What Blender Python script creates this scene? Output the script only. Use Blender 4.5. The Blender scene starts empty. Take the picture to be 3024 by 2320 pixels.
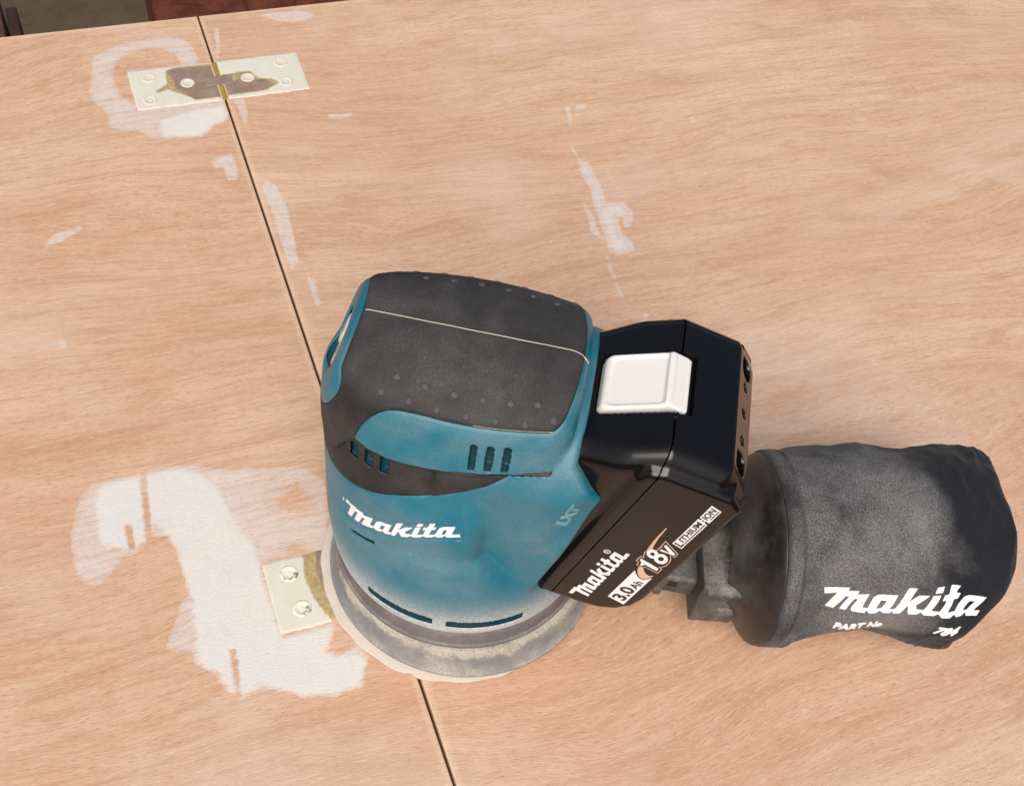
import bpy, bmesh, math, random
import numpy as np
from mathutils import Vector, Matrix, noise as mnoise

scn = bpy.context.scene
COL = scn.collection
MM = .001
R_ = math.radians

# ------------------------------------------------------------------ camera
CAM_POS = (-109.3785, -239.4848, 447.8339)
CAM_ROT = ((0.9362752295, 0.2308963348, -0.2647179199),
           (-0.3343485717, 0.8168574435, -0.4700584533),
           (0.1077020293, 0.5286121447, 0.8420032503))
cam = bpy.data.cameras.new('camera')
cam_ob = bpy.data.objects.new('camera', cam)
COL.objects.link(cam_ob)
m4 = Matrix(CAM_ROT).to_4x4()
m4.translation = Vector(CAM_POS) * MM
cam_ob.matrix_world = m4
cam.sensor_fit = 'HORIZONTAL'
cam.sensor_width = 36.0
cam.lens = 3250.0 * 36.0 / 3024.0
cam.shift_y = 400.0 / 3024.0
cam.clip_start = .01
cam.clip_end = 400
scn.camera = cam_ob

# ------------------------------------------------------------------ light: bright overcast sky
SUN_EL, SUN_AZ = R_(50), R_(-120)          # direction the light comes from (azimuth from +X)
world = bpy.data.worlds.new('World')
scn.world = world
world.use_nodes = True
wn = world.node_tree
sky = wn.nodes.new('ShaderNodeTexSky')
sky.sky_type = 'NISHITA'
sky.sun_disc = False
sky.sun_elevation = SUN_EL
sky.sun_rotation = math.pi / 2 - SUN_AZ
sky.air_density = 1.0
sky.dust_density = 6.0
sky.ozone_density = .6
wn.links.new(sky.outputs[0], wn.nodes['Background'].inputs[0])
wn.nodes['Background'].inputs[1].default_value = .09
sun = bpy.data.lights.new('sun', 'SUN')
sun.energy = 2.1
sun.angle = R_(50)
sun.color = (1.0, .96, .9)
sun_ob = bpy.data.objects.new('sun', sun)
COL.objects.link(sun_ob)
d = Vector((math.cos(SUN_EL) * math.cos(SUN_AZ), math.cos(SUN_EL) * math.sin(SUN_AZ), math.sin(SUN_EL)))
sun_ob.rotation_euler = d.to_track_quat('Z', 'Y').to_euler()
sun_ob.location = d * 3
scn.view_settings.view_transform = 'Standard'
scn.view_settings.look = 'None'
scn.view_settings.exposure = 0.24
scn.view_settings.gamma = 1.0
scn.view_settings.use_curve_mapping = False

# ------------------------------------------------------------------ helpers
def tag(o, label=None, cat=None, group=None, kind=None):
    if label: o['label'] = label
    if cat: o['category'] = cat
    if group: o['group'] = group
    if kind: o['kind'] = kind
    return o
def empty(name, loc=(0, 0, 0), rz=0):
    o = bpy.data.objects.new(name, None)
    o.empty_display_size = .02
    o.location = loc
    o.rotation_euler = (0, 0, rz)
    COL.objects.link(o)
    return o
def link_mesh(name, me, mat, parent=None):
    o = bpy.data.objects.new(name, me)
    COL.objects.link(o)
    if mat: me.materials.append(mat)
    if parent: o.parent = parent
    return o
def mesh_np(name, V, F, mat, parent=None, smooth=True, sharp=None):
    """V in millimetres; F a list or array of faces"""
    me = bpy.data.meshes.new(name)
    V = np.asarray(V, float) * MM
    me.from_pydata(V.tolist(), [], F if isinstance(F, list) else F.tolist())
    me.update()
    if smooth: me.shade_smooth()
    if sharp: me.set_sharp_from_angle(angle=R_(sharp))
    return link_mesh(name, me, mat, parent)
def mesh_bm(name, bm, mat, parent=None, smooth=True, sharp=35):
    me = bpy.data.meshes.new(name)
    bmesh.ops.recalc_face_normals(bm, faces=bm.faces)
    for v in bm.verts: v.co *= MM
    bm.to_mesh(me)
    bm.free()
    if smooth:
        me.shade_smooth()
        if sharp: me.set_sharp_from_angle(angle=R_(sharp))
    return link_mesh(name, me, mat, parent)
def lathe(prof, n, centre=(0, 0, 0), wob=None, axis='z'):
    V, F = [], []
    m = len(prof)
    for i in range(n):
        a = 2 * math.pi * i / n
        for j, (r, h) in enumerate(prof):
            rr = r + (wob(a, j) if wob else 0)
            V.append((centre[0] + rr * math.cos(a), centre[1] + rr * math.sin(a), centre[2] + h))
    for i in range(n):
        k = (i + 1) % n
        for j in range(m - 1):
            F.append((i * m + j, k * m + j, k * m + j + 1, i * m + j + 1))
    if prof[0][0] > .01: F.append(tuple(i * m for i in range(n))[::-1])
    if prof[-1][0] > .01: F.append(tuple(i * m + m - 1 for i in range(n)))
    return V, F
def bbox_bm(lo, hi, bevel=0, seg=2):
    bm = bmesh.new()
    bmesh.ops.create_cube(bm, size=1)
    for v in bm.verts:
        v.co = Vector([(lo[i] + hi[i]) / 2 + v.co[i] * (hi[i] - lo[i]) for i in range(3)])
    if bevel: bmesh.ops.bevel(bm, geom=list(bm.edges), offset=bevel, segments=seg, profile=.5, affect='EDGES')
    return bm

# ---- surfaces from distance functions (dual contouring on a sparse grid, then Newton steps onto the surface)
def surface(f, lo, hi, h, newton=3):
    lo, hi = np.array(lo, float), np.array(hi, float)
    B = 4
    n = (np.ceil((hi - lo) / h / B).astype(int)) * B
    cs = [lo[i] + h * B * np.arange(n[i] // B + 1) for i in range(3)]
    Cg = np.stack(np.meshgrid(*cs, indexing='ij'), -1)
    Vc = f(Cg)
    V = np.full(n + 1, 1.0, np.float32)
    big = np.repeat(np.repeat(np.repeat(Vc[:-1, :-1, :-1], B, 0), B, 1), B, 2)
    V[:-1, :-1, :-1] = np.where(big < 0, -1, 1)
    mn = None
    for i in (0, 1):
        for j in (0, 1):
            for k in (0, 1):
                a = np.abs(Vc[i:Vc.shape[0] - 1 + i, j:Vc.shape[1] - 1 + j, k:Vc.shape[2] - 1 + k])
                mn = a if mn is None else np.minimum(mn, a)
    act = np.argwhere(mn < h * B * 1.8)
    off = np.stack(np.meshgrid(*[np.arange(B + 1)] * 3, indexing='ij'), -1).reshape(-1, 3)
    for s in range(0, len(act), 3000):
        idx = act[s:s + 3000, None, :] * B + off[None]
        V[idx[..., 0], idx[..., 1], idx[..., 2]] = f(lo + idx * h)
    S = V < 0
    nx, ny, nz = n
    cnt = np.zeros((nx, ny, nz), np.int8)
    for i in (0, 1):
        for j in (0, 1):
            for k in (0, 1):
                cnt += S[i:nx + i, j:ny + j, k:nz + k]
    cells = np.argwhere((cnt > 0) & (cnt < 8))
    acc = np.zeros((len(cells), 3))
    num = np.zeros(len(cells))
    for ax in range(3):
        o1, o2 = [a for a in range(3) if a != ax]
        for a in (0, 1):
            for b in (0, 1):
                p = cells.copy()
                p[:, o1] += a
                p[:, o2] += b
                q = p.copy()
                q[:, ax] += 1
                va = V[p[:, 0], p[:, 1], p[:, 2]]
                vb = V[q[:, 0], q[:, 1], q[:, 2]]
                c = (va < 0) != (vb < 0)
                t = np.where(c, va / (va - vb + 1e-12), 0)
                pt = p.astype(float)
                pt[:, ax] += t
                acc[c] += pt[c]
                num[c] += 1
    P = lo + acc / num[:, None] * h
    ids = np.full((nx, ny, nz), -1, np.int64)
    ids[cells[:, 0], cells[:, 1], cells[:, 2]] = np.arange(len(cells))
    quads = []
    for ax in range(3):
        o1, o2 = [(1, 2), (2, 0), (0, 1)][ax]
        sl0 = [slice(None)] * 3
        sl1 = [slice(None)] * 3
        sl0[ax] = slice(0, -1)
        sl1[ax] = slice(1, None)
        A, Bv = S[tuple(sl0)], S[tuple(sl1)]
        e = np.argwhere(A != Bv)
        e = e[(e[:, o1] > 0) & (e[:, o2] > 0) & (e[:, o1] < n[o1]) & (e[:, o2] < n[o2])]
        fl = A[e[:, 0], e[:, 1], e[:, 2]]
        def g(d1, d2):
            c = e.copy()
            c[:, o1] -= d1
            c[:, o2] -= d2
            return ids[c[:, 0], c[:, 1], c[:, 2]]
        q = np.stack([g(1, 1), g(0, 1), g(0, 0), g(1, 0)], 1)
        q[~fl] = q[~fl][:, ::-1]
        quads.append(q)
    Q = np.concatenate(quads)
    Q = Q[(Q >= 0).all(1)]
    for _ in range(newton):
        v = f(P)
        G = grad(f, P)
        P = P - np.clip(v / np.maximum((G * G).sum(1), .15), -h, h)[:, None] * G
    return P, Q
def grad(f, P, e=.04):
    G = np.empty_like(P)
    for i in range(3):
        d = np.zeros(3)
        d[i] = e
        G[:, i] = (f(P + d) - f(P - d)) / (2 * e)
    return G
def tris_of(Q):
    return np.concatenate([Q[:, [0, 1, 2]], Q[:, [0, 2, 3]]])
def split(P, T, g):
    """cut a triangle mesh along g = 0; returns the two halves as (vertices, faces)"""
    sgn = g >= 0
    k = sgn[T].sum(1)
    pos, neg = [tuple(t) for t in T[k == 3].tolist()], [tuple(t) for t in T[k == 0].tolist()]
    newv, cache = [], {}
    n0 = len(P)
    def cutp(a, b):
        key = (min(a, b), max(a, b))
        if key not in cache:
            t = g[a] / (g[a] - g[b])
            cache[key] = n0 + len(newv)
            newv.append(P[a] + (P[b] - P[a]) * t)
        return cache[key]
    for t in T[(k > 0) & (k < 3)].tolist():
        pp, nn = [], []
        for i in range(3):
            a, b = t[i], t[(i + 1) % 3]
            (pp if sgn[a] else nn).append(a)
            if sgn[a] != sgn[b]:
                c = cutp(a, b)
                pp.append(c)
                nn.append(c)
        pos.append(tuple(pp))
        neg.append(tuple(nn))
    PA = np.concatenate([P, np.array(newv)]) if newv else P
    ga = np.concatenate([g, np.zeros(len(newv))])
    out = []
    for faces in (pos, neg):
        used = np.unique(np.concatenate([np.array(f) for f in faces])) if faces else np.array([], int)
        mp = np.full(len(PA), -1)
        mp[used] = np.arange(len(used))
        out.append((PA[used], [tuple(mp[list(f)].tolist()) for f in faces], ga[used]))
    return out
def raise_region(f, P, g, hgt, w):
    """bulge a region away from its edge along the surface normal (g = signed distance from the edge)"""
    G = grad(f, P)
    G /= np.linalg.norm(G, axis=1)[:, None] + 1e-9
    t = np.clip(np.abs(g) / w, 0, 1)
    return P + G * (hgt * np.sqrt(1 - (1 - t) ** 2))[:, None]

# ---- lettering: outlines or text as thin solids, cut into strips and laid on a surface
def glyph_bm(polys=None, text=None, size=1, bold=0, thick=.2, spacing=1.0, shear=0):
    if text is not None:
        cu = bpy.data.curves.new('lettering', 'FONT')
        cu.body = text
        cu.size = size
        cu.offset = bold
        cu.space_character = spacing
        cu.shear = shear
        cu.extrude = thick / 2
        cu.resolution_u = 4
    else:
        cu = bpy.data.curves.new('lettering', 'CURVE')
        cu.dimensions = '2D'
        cu.fill_mode = 'BOTH'
        cu.extrude = thick / 2
        cu.offset = bold
        for pl in polys:
            sp = cu.splines.new('POLY')
            sp.points.add(len(pl) - 1)
            for i, q in enumerate(pl): sp.points[i].co = (q[0], q[1], 0, 1)
            sp.use_cyclic_u = True
    o = bpy.data.objects.new('lettering', cu)
    COL.objects.link(o)
    dg = bpy.context.evaluated_depsgraph_get()
    dg.update()
    me = bpy.data.meshes.new_from_object(o.evaluated_get(dg))
    bpy.data.objects.remove(o)
    bpy.data.curves.remove(cu)
    bm = bmesh.new()
    bm.from_mesh(me)
    bpy.data.meshes.remove(me)
    bmesh.ops.remove_doubles(bm, verts=bm.verts, dist=1e-5)
    return bm
def slice_bm(bm, step, axes=(0, 1)):
    for ax in axes:
        cs = [v.co[ax] for v in bm.verts]
        a, b = min(cs), max(cs)
        x = a + step
        no = Vector((1, 0, 0)) if ax == 0 else Vector((0, 1, 0))
        while x < b:
            bmesh.ops.bisect_plane(bm, geom=bm.verts[:] + bm.edges[:] + bm.faces[:], plane_co=no * x, plane_no=no, dist=1e-6)
            x += step
    return bm
def fit_text(bm, x0, y0, w, h):
    """scale lettering into the box with its lower left corner at x0, y0"""
    xs = [v.co.x for v in bm.verts]
    ys = [v.co.y for v in bm.verts]
    a, b, c, e = min(xs), max(xs), min(ys), max(ys)
    for v in bm.verts:
        v.co.x = x0 + (v.co.x - a) / (b - a) * w
        v.co.y = y0 + (v.co.y - c) / (e - c) * h
    return bm
def map_bm(bm, fn):
    for v in bm.verts: v.co = Vector(fn(v.co.x, v.co.y, v.co.z))
    return bm

#SDF-BEGIN
def rmax(a, b, r):
    return np.minimum(np.maximum(a, b), -r) + np.hypot(np.maximum(a + r, 0), np.maximum(b + r, 0))
def rmin(a, b, r):
    return -rmax(-a, -b, r)
def smooth(t):
    t = np.clip(t, 0, 1)
    return t * t * (3 - 2 * t)
def poly_sdf(px, py, pts):
    """exact signed distance to a closed polygon (negative inside)"""
    pts = np.asarray(pts, float)
    d = np.full(px.shape, 1e18)
    s = np.zeros(px.shape, bool)
    n = len(pts)
    for i in range(n):
        ax, ay = pts[i]
        bx, by = pts[(i + 1) % n]
        ex, ey = bx - ax, by - ay
        wx, wy = px - ax, py - ay
        t = np.clip((wx * ex + wy * ey) / (ex * ex + ey * ey + 1e-12), 0, 1)
        d = np.minimum(d, (wx - ex * t) ** 2 + (wy - ey * t) ** 2)
        c = (ay <= py) != (by <= py)
        if ey != 0:
            s ^= c & (px < ax + ex * (py - ay) / ey)
    return np.where(s, -1, 1) * np.sqrt(d)
def table_fn(zs, vs, sm=1.2):
    z = np.arange(zs[0] - 5, zs[-1] + 5, .25)
    v = np.interp(z, zs, vs)
    k = np.exp(-.5 * (np.arange(-24, 25) * .25 / sm) ** 2)
    k /= k.sum()
    v = np.convolve(np.pad(v, 24, mode='edge'), k, 'valid')
    return lambda q: np.interp(q, z, v)

R_side = table_fn([30, 35, 37, 44, 54, 66, 78, 81.5, 86, 96, 104, 110, 118, 124, 130],
                  [50, 53.9, 54.5, 54.8, 54.2, 52.8, 51.0, 49.8, 49.3, 48.6, 47.2, 44.6, 40.2, 37.6, 36], .9)
R_front = table_fn([30, 35, 37, 44, 52, 66, 110, 130], [51, 54.6, 55.6, 57.4, 58.3, 58.6, 58.5, 58.3], 1.0)

def front_plane(x, z):
    return ((-48.5 - .36 * (152 - z)) - x) / 1.063
def head_parts(x, y, z):
    s = 1 - .095 * np.clip((x + 1) / 30, -1.0, 1.5) ** 2 - np.interp(x, [-60, -56, -50, -44.5, -38, -31], [.36, .325, .245, .15, .055, 0])
    ya = np.abs(y) / s
    zt = 157.9 - .0050 * ya ** 2 - 1.3e-6 * ya ** 4
    f1 = (z - zt) / np.sqrt(1 + (.01 * ya) ** 2)
    f2 = ((ya - 35.2) * 18.8 + (z - 149.6) * 6.0) / 19.73
    return ya, f1, f2
def f_body(p):
    x, y, z = p[..., 0], p[..., 1], p[..., 2]
    rho = np.hypot(x, y) + 1e-6
    w = np.clip(-x / rho, 0, 1) ** 2
    R = R_side(z) * (1 - w) + R_front(z) * w
    drum = rho - R
    # the drum above the skirt stops behind the logo panel
    cut = (x - 11.5) / 1.0 - np.clip((84 - z), 0, 60) * .9
    drum = rmax(drum, cut, 5.0)
    drum = rmax(drum, z - 132, 2)
    drum = rmax(drum, 34.6 - z, 1.0)
    skirt = rho - R_side(np.clip(z, 34, 79.5))
    zcrease = 80.5 - np.clip(x - 12, 0, 60) * 1.08
    skirt = rmax(skirt, (z - zcrease) * .7, 2.5)
    skirt = rmax(skirt, 34.6 - z, 1.0)
    lower = rmin(drum, skirt, 3.0)
    # rear block that carries the battery
    blk = poly_sdf(x, z, [(-8, 60), (34.1, 60), (50.9, 123.4), (39.7, 136.0), (40.6, 146.3), (26, 152), (-8, 150)])
    hw = 41.5 - np.clip(z - 130, 0, 30) * .32
    _, v = to_uv(x, z)
    by = np.abs(y) - hw - 1.0 * smooth((126 - z) / 30) + 4.6 * smooth((v - 4) / 13) * smooth((z - 88) / 30)
    blk = rmax(blk, by, 1.8)
    blk = rmax(blk, (z - 145.9 + 7.3e-6 * np.clip(np.abs(y), 0, 42) ** 4) * .9, 2.0)
    # head
    ya, f1, f2 = head_parts(x, y, z)
    hd = rmax(f1, f2, 5.0)
    hd = rmax(hd, x - 37.2 + .0012 * y ** 2, 7.5)
    hd = rmax(hd, front_plane(x, z), 5.0)
    z0 = np.interp(x, [-60, -50, -44, -39, -34, -26, -16, -5, 7, 19, 31, 40], [96, 106, 122, 129.6, 127.8, 127.2, 128.2, 129.6, 130.6, 132, 133.6, 134])
    under = (ya - 41.2) * .6 - (z - z0) * .8
    hd = rmax(hd, under, .8)
    hd = rmax(hd, rho - (R_side(100.) * (1 - w) + R_front(100.) * w) - .2 - 30 * (1 - smooth((-x - 30) / 10)), 2.0)
    hd = np.maximum(hd, 112 - z)
    f = rmin(lower, blk, 4.0)
    f = rmin(f, hd, 1.5)
    return f

# battery coordinates: u along its length (upwards), v through its thickness (rearwards)
SU, CU = .262, .965
def to_uv(x, z):
    return SU * x + CU * z, CU * x - SU * z
def from_uv(u, v):
    return SU * u + CU * v, CU * u - SU * v
CORE = [(66, 8), (120, 8), (122, -6), (144.0, -6), (147.6, -.5), (166.9, 27), (166.9, 50.5), (157, 61.3), (81, 61.3), (73, 59.5), (67, 55), (63.6, 49), (62.5, 42), (62.5, 17.5), (66, 17.5)]
PANEL = [(62.5, 21), (152, 21), (158, 24), (160.4, 29), (160.4, 55), (155.5, 61.3), (81, 61.3), (73, 59.5), (67, 55), (63.6, 49), (62.5, 42)]
SLOT = [(151, 3.2), (165.2, 24.6), (163, 34), (180, 34), (180, -10)]
def f_bat(p):
    x, y, z = p[..., 0], p[..., 1], p[..., 2]
    u, v = to_uv(x, z)
    ya = np.abs(y)
    core = rmax(poly_sdf(u, v, CORE), ya - 35.0 + 4.5 * smooth((17 - v) / 17) * smooth((u - 130) / 12), 8.5)
    panel = rmax(poly_sdf(u, v, PANEL) , ya - 37.6, 2.6)
    f = rmin(core, panel, 1.8)
    # lengthwise ridge lines on the end, opening for the button, screw holes in the bevel
    slope = (u - 147.6) * .8116 - (v + .5) * .5843 - .36
    sl = np.maximum(np.maximum(np.where(v < 27, -slope - 3.4, 163.2 - u), 3.3 - v), v - 33.4)
    sl = rmax(sl, ya - 14.2, 2.0)
    f = np.maximum(f, -sl)
    return f
#SDF-END

# ------------------------------------------------------------------ materials
class NT:
    def __init__(s, name):
        s.mat = bpy.data.materials.new(name)
        s.mat.use_nodes = True
        s.t = s.mat.node_tree
        s.b = s.t.nodes['Principled BSDF']
        s.co = s.t.nodes.new('ShaderNodeTexCoord').outputs['Object']
    def link(s, a, b): s.t.links.new(a, b)
    def val(s, sock, v):
        if isinstance(v, (int, float)): sock.default_value = v
        elif isinstance(v, tuple): sock.default_value = (v + (1,))[:len(sock.default_value)] if len(v) == 3 and len(sock.default_value) == 4 else v
        else: s.link(v, sock)
    def mapping(s, scale, rot=(0, 0, 0), loc=(0, 0, 0), src=None):
        n = s.t.nodes.new('ShaderNodeMapping')
        n.inputs['Scale'].default_value = scale
        n.inputs['Rotation'].default_value = rot
        n.inputs['Location'].default_value = loc
        s.link(src or s.co, n.inputs['Vector'])
        return n.outputs[0]
    def noise(s, vec, scale, detail=3, rough=.55, dist=0):
        n = s.t.nodes.new('ShaderNodeTexNoise')
        n.inputs['Scale'].default_value = scale
        n.inputs['Detail'].default_value = detail
        n.inputs['Roughness'].default_value = rough
        n.inputs['Distortion'].default_value = dist
        s.link(vec, n.inputs['Vector'])
        return n.outputs['Fac']
    def voronoi(s, vec, scale, feature='F1'):
        n = s.t.nodes.new('ShaderNodeTexVoronoi')
        n.feature = feature
        n.inputs['Scale'].default_value = scale
        s.link(vec, n.inputs['Vector'])
        return n.outputs['Distance']
    def ramp(s, x, a, b, lo=0., hi=1.):
        n = s.t.nodes.new('ShaderNodeMapRange')
        n.interpolation_type = 'SMOOTHSTEP'
        s.val(n.inputs['Value'], x)
        for k, v in zip(('From Min', 'From Max', 'To Min', 'To Max'), (a, b, lo, hi)): n.inputs[k].default_value = v
        return n.outputs[0]
    def math(s, op, a, b=0., c=None):
        n = s.t.nodes.new('ShaderNodeMath')
        n.operation = op
        s.val(n.inputs[0], a)
        s.val(n.inputs[1], b)
        if c is not None: s.val(n.inputs[2], c)
        return n.outputs[0]
    def clamp(s, a):
        n = s.t.nodes.new('ShaderNodeClamp')
        s.val(n.inputs[0], a)
        return n.outputs[0]
    def mix(s, f, a, b, mode='MIX'):
        n = s.t.nodes.new('ShaderNodeMix')
        n.data_type = 'RGBA'
        n.blend_type = mode
        s.val(n.inputs[0], f)
        s.val(n.inputs[6], a)
        s.val(n.inputs[7], b)
        return n.outputs[2]
    def attr(s, name):
        n = s.t.nodes.new('ShaderNodeAttribute')
        n.attribute_name = name
        return n.outputs['Fac']
    def sep(s, v):
        n = s.t.nodes.new('ShaderNodeSeparateXYZ')
        s.link(v, n.inputs[0])
        return n.outputs
    def normal(s):
        n = s.t.nodes.new('ShaderNodeNewGeometry')
        return s.sep(n.outputs['Normal'])
    def bump(s, h, strength=.3, dist=.001, prev=None):
        n = s.t.nodes.new('ShaderNodeBump')
        n.inputs['Strength'].default_value = strength
        n.inputs['Distance'].default_value = dist
        s.link(h, n.inputs['Height'])
        if prev is not None: s.link(prev, n.inputs['Normal'])
        return n.outputs[0]
    def out(s, col, rough=.5, bump=None, spec=None, metal=None):
        s.val(s.b.inputs['Base Color'], col)
        s.val(s.b.inputs['Roughness'], rough)
        if bump is not None: s.link(bump, s.b.inputs['Normal'])
        if spec is not None: s.val(s.b.inputs['Specular IOR Level'], spec)
        if metal is not None: s.val(s.b.inputs['Metallic'], metal)
        return s.mat
def srgb(r, g, b):
    f = lambda c: (c / 255 / 12.92) if c <= 10 else ((c / 255 + .055) / 1.055) ** 2.4
    return (f(r), f(g), f(b))

def wood_mat(name, tint=(1, 1, 1), fillers=True, seed=0.):
    n = NT(name)
    g = n.mapping((1, 1, 1), rot=(0, 0, R_(1.5)), loc=(seed, seed * .7, 0))
    warp = n.noise(n.mapping((3, 9, 1), src=g), 1.0, 3)
    wv = n.t.nodes.new('ShaderNodeVectorMath'); wv.operation = 'ADD'
    cmb = n.t.nodes.new('ShaderNodeCombineXYZ')
    big = n.noise(n.mapping((1.5, 2.2, 1), src=g), 1.0, 2)
    n.link(n.math('ADD', n.math('MULTIPLY', n.math('SUBTRACT', warp, .5), .040), n.math('MULTIPLY', n.math('SUBTRACT', big, .5), .20)), cmb.inputs[1])
    n.link(g, wv.inputs[0]); n.link(cmb.outputs[0], wv.inputs[1])
    g = wv.outputs[0]
    broad = n.noise(n.mapping((5, 22, 1), src=g), 1.0, 4, .6, .6)
    band = n.noise(n.mapping((7, 75, 1), src=g), 1.0, 4, .62, .4)
    blot = n.noise(n.mapping((16, 34, 1), src=g), 1.0, 4, .65, .8)
    streak = n.noise(n.mapping((28, 330, 1), src=g), 1.0, 4, .62)
    pore = n.noise(n.mapping((200, 1500, 1), src=g), 1.0, 2, .6)
    pore2 = n.noise(n.mapping((150, 1150, 1), loc=(3, 7, 0), src=g), 1.0, 2, .6)
    fine = n.noise(n.mapping((420, 1900, 1), src=g), 1.0, 2, .7)
    T = lambda c: tuple(a * b for a, b in zip(c, tint))
    pale, mid, red, dark = T((.690, .486, .345)), T((.610, .388, .256)), T((.515, .295, .180)), T((.40, .222, .128))
    huge = n.noise(n.mapping((2.6, 5, 1), src=n.co), 1.0, 3, .55)
    dash = n.noise(n.mapping((90, 700, 1), loc=(1, 2, 0), src=g), 1.0, 3, .68)
    col = n.mix(n.ramp(broad, .3, .66), pale, mid)
    col = n.mix(n.math('MULTIPLY', n.ramp(huge, .45, .66), .62), col, T((.60, .350, .235)))
    fig = n.noise(n.mapping((10, 62, 1), loc=(5, 1, 0), src=g), 1.0, 6, .70, .5)
    col = n.mix(n.math('MULTIPLY', n.ramp(fig, .40, .22), .65), col, T((.765, .60, .46)))
    col = n.mix(n.math('MULTIPLY', n.ramp(fig, .53, .72), .66), col, T((.50, .275, .155)))
    col = n.mix(n.math('MULTIPLY', n.ramp(band, .46, .70), .66), col, red)
    col = n.mix(n.math('MULTIPLY', n.ramp(blot, .50, .72), .66), col, T((.50, .290, .155)))
    col = n.mix(n.math('MULTIPLY', n.ramp(streak, .48, .68), .62), col, red)
    col = n.mix(n.math('MULTIPLY', n.ramp(streak, .47, .28), .50), col, T((.70, .52, .385)))
    col = n.mix(n.math('MULTIPLY', n.ramp(dash, .51, .70), .50), col, red)
    col = n.mix(n.math('MULTIPLY', n.ramp(dash, .46, .30), .38), col, T((.75, .56, .42)))
    col = n.mix(n.math('MULTIPLY', n.ramp(pore, .56, .68), .66), col, dark)
    col = n.mix(n.math('MULTIPLY', n.ramp(pore2, .57, .70), .42), col, T((.78, .60, .45)))
    col = n.mix(n.math('MULTIPLY', n.ramp(fine, .35, .75), .16), col, dark)
    chalk = n.noise(n.mapping((6, 9, 1), loc=(2, 4, 0), src=n.co), 1.0, 4, .62, .4)
    col = n.mix(n.math('MULTIPLY', n.ramp(chalk, .48, .72), .34), col, (.70, .60, .53))
    rough = n.ramp(streak, .2, .8, .44, .58)
    h = n.math('ADD', n.math('MULTIPLY', pore, -.7), n.math('MULTIPLY', fine, -.5))
    bmp = n.bump(h, .35, .0007)
    if fillers:
        edge = n.noise(n.mapping((150, 260, 1), src=n.co), 1.0, 4, .65)
        e2 = n.noise(n.mapping((420, 900, 1), src=n.co), 1.0, 2, .6)
        jit = n.math('ADD', n.math('MULTIPLY', n.math('SUBTRACT', edge, .5), 4.4), n.math('MULTIPLY', n.math('SUBTRACT', e2, .5), 2.5))
        thin = n.ramp(n.math('ADD', n.attr('thin'), jit), -.35, .6)
        grainhole = n.ramp(n.math('ADD', n.math('MULTIPLY', streak, .6), n.math('MULTIPLY', pore, .4)), .38, .66, .80, .36)
        thin = n.math('MULTIPLY', thin, n.ramp(n.math('ADD', n.attr('thin'), n.math('MULTIPLY', jit, 1.6)), -.5, 4.0, .6, 1.0))
        brk = n.noise(n.mapping((330, 95, 1), rot=(0, 0, R_(-12)), src=n.co), 1.0, 4, .68)
        thin = n.math('MULTIPLY', thin, n.ramp(brk, .34, .56, .74, 1.0))
        col = n.mix(n.math('MULTIPLY', thin, grainhole), col, (.655, .622, .608))
        thick = n.ramp(n.math('ADD', n.attr('thick'), jit), -1.1, 2.4)
        tone = n.noise(n.mapping((26, 40, 1), src=n.co), 1.0, 3)
        wcol = n.mix(n.ramp(tone, .35, .7), (.665, .65, .63), (.69, .665, .605))
        wcol = n.mix(n.math('MULTIPLY', n.ramp(e2, .55, .75), .14), wcol, (.57, .47, .38))
        scr = n.noise(n.mapping((520, 45, 1), rot=(0, 0, R_(4)), src=n.co), 1.0, 3, .65)
        wcol = n.mix(n.math('MULTIPLY', n.ramp(scr, .56, .72), .35), wcol, (.60, .52, .45))
        cloud = n.noise(n.mapping((42, 55, 1), src=n.co), 1.0, 4, .6, .5)
        thick = n.math('MULTIPLY', thick, n.ramp(cloud, .30, .52, .70, 1.0))
        wearn = n.ramp(n.math('ADD', n.math('MULTIPLY', edge, .55), n.math('MULTIPLY', pore, .45)), .52, .66, .96, .76)
        col = n.mix(n.math('MULTIPLY', thick, wearn), col, wcol)
        pale_edge = n.ramp(n.math('ADD', n.attr('edge'), n.math('MULTIPLY', jit, .35)), -1.5, 1.5)
        col = n.mix(n.math('MULTIPLY', pale_edge, .3), col, (.74, .60, .43))
        rough = n.mix(thick, rough, (.7, .7, .7))
        hh = n.math('MULTIPLY', n.attr('thick'), .06)
        bmp = n.bump(n.math('ADD', thick, n.math('MULTIPLY', e2, .25)), .35, .0004, bmp)
    return n.out(col, rough, bmp, .45)

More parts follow.
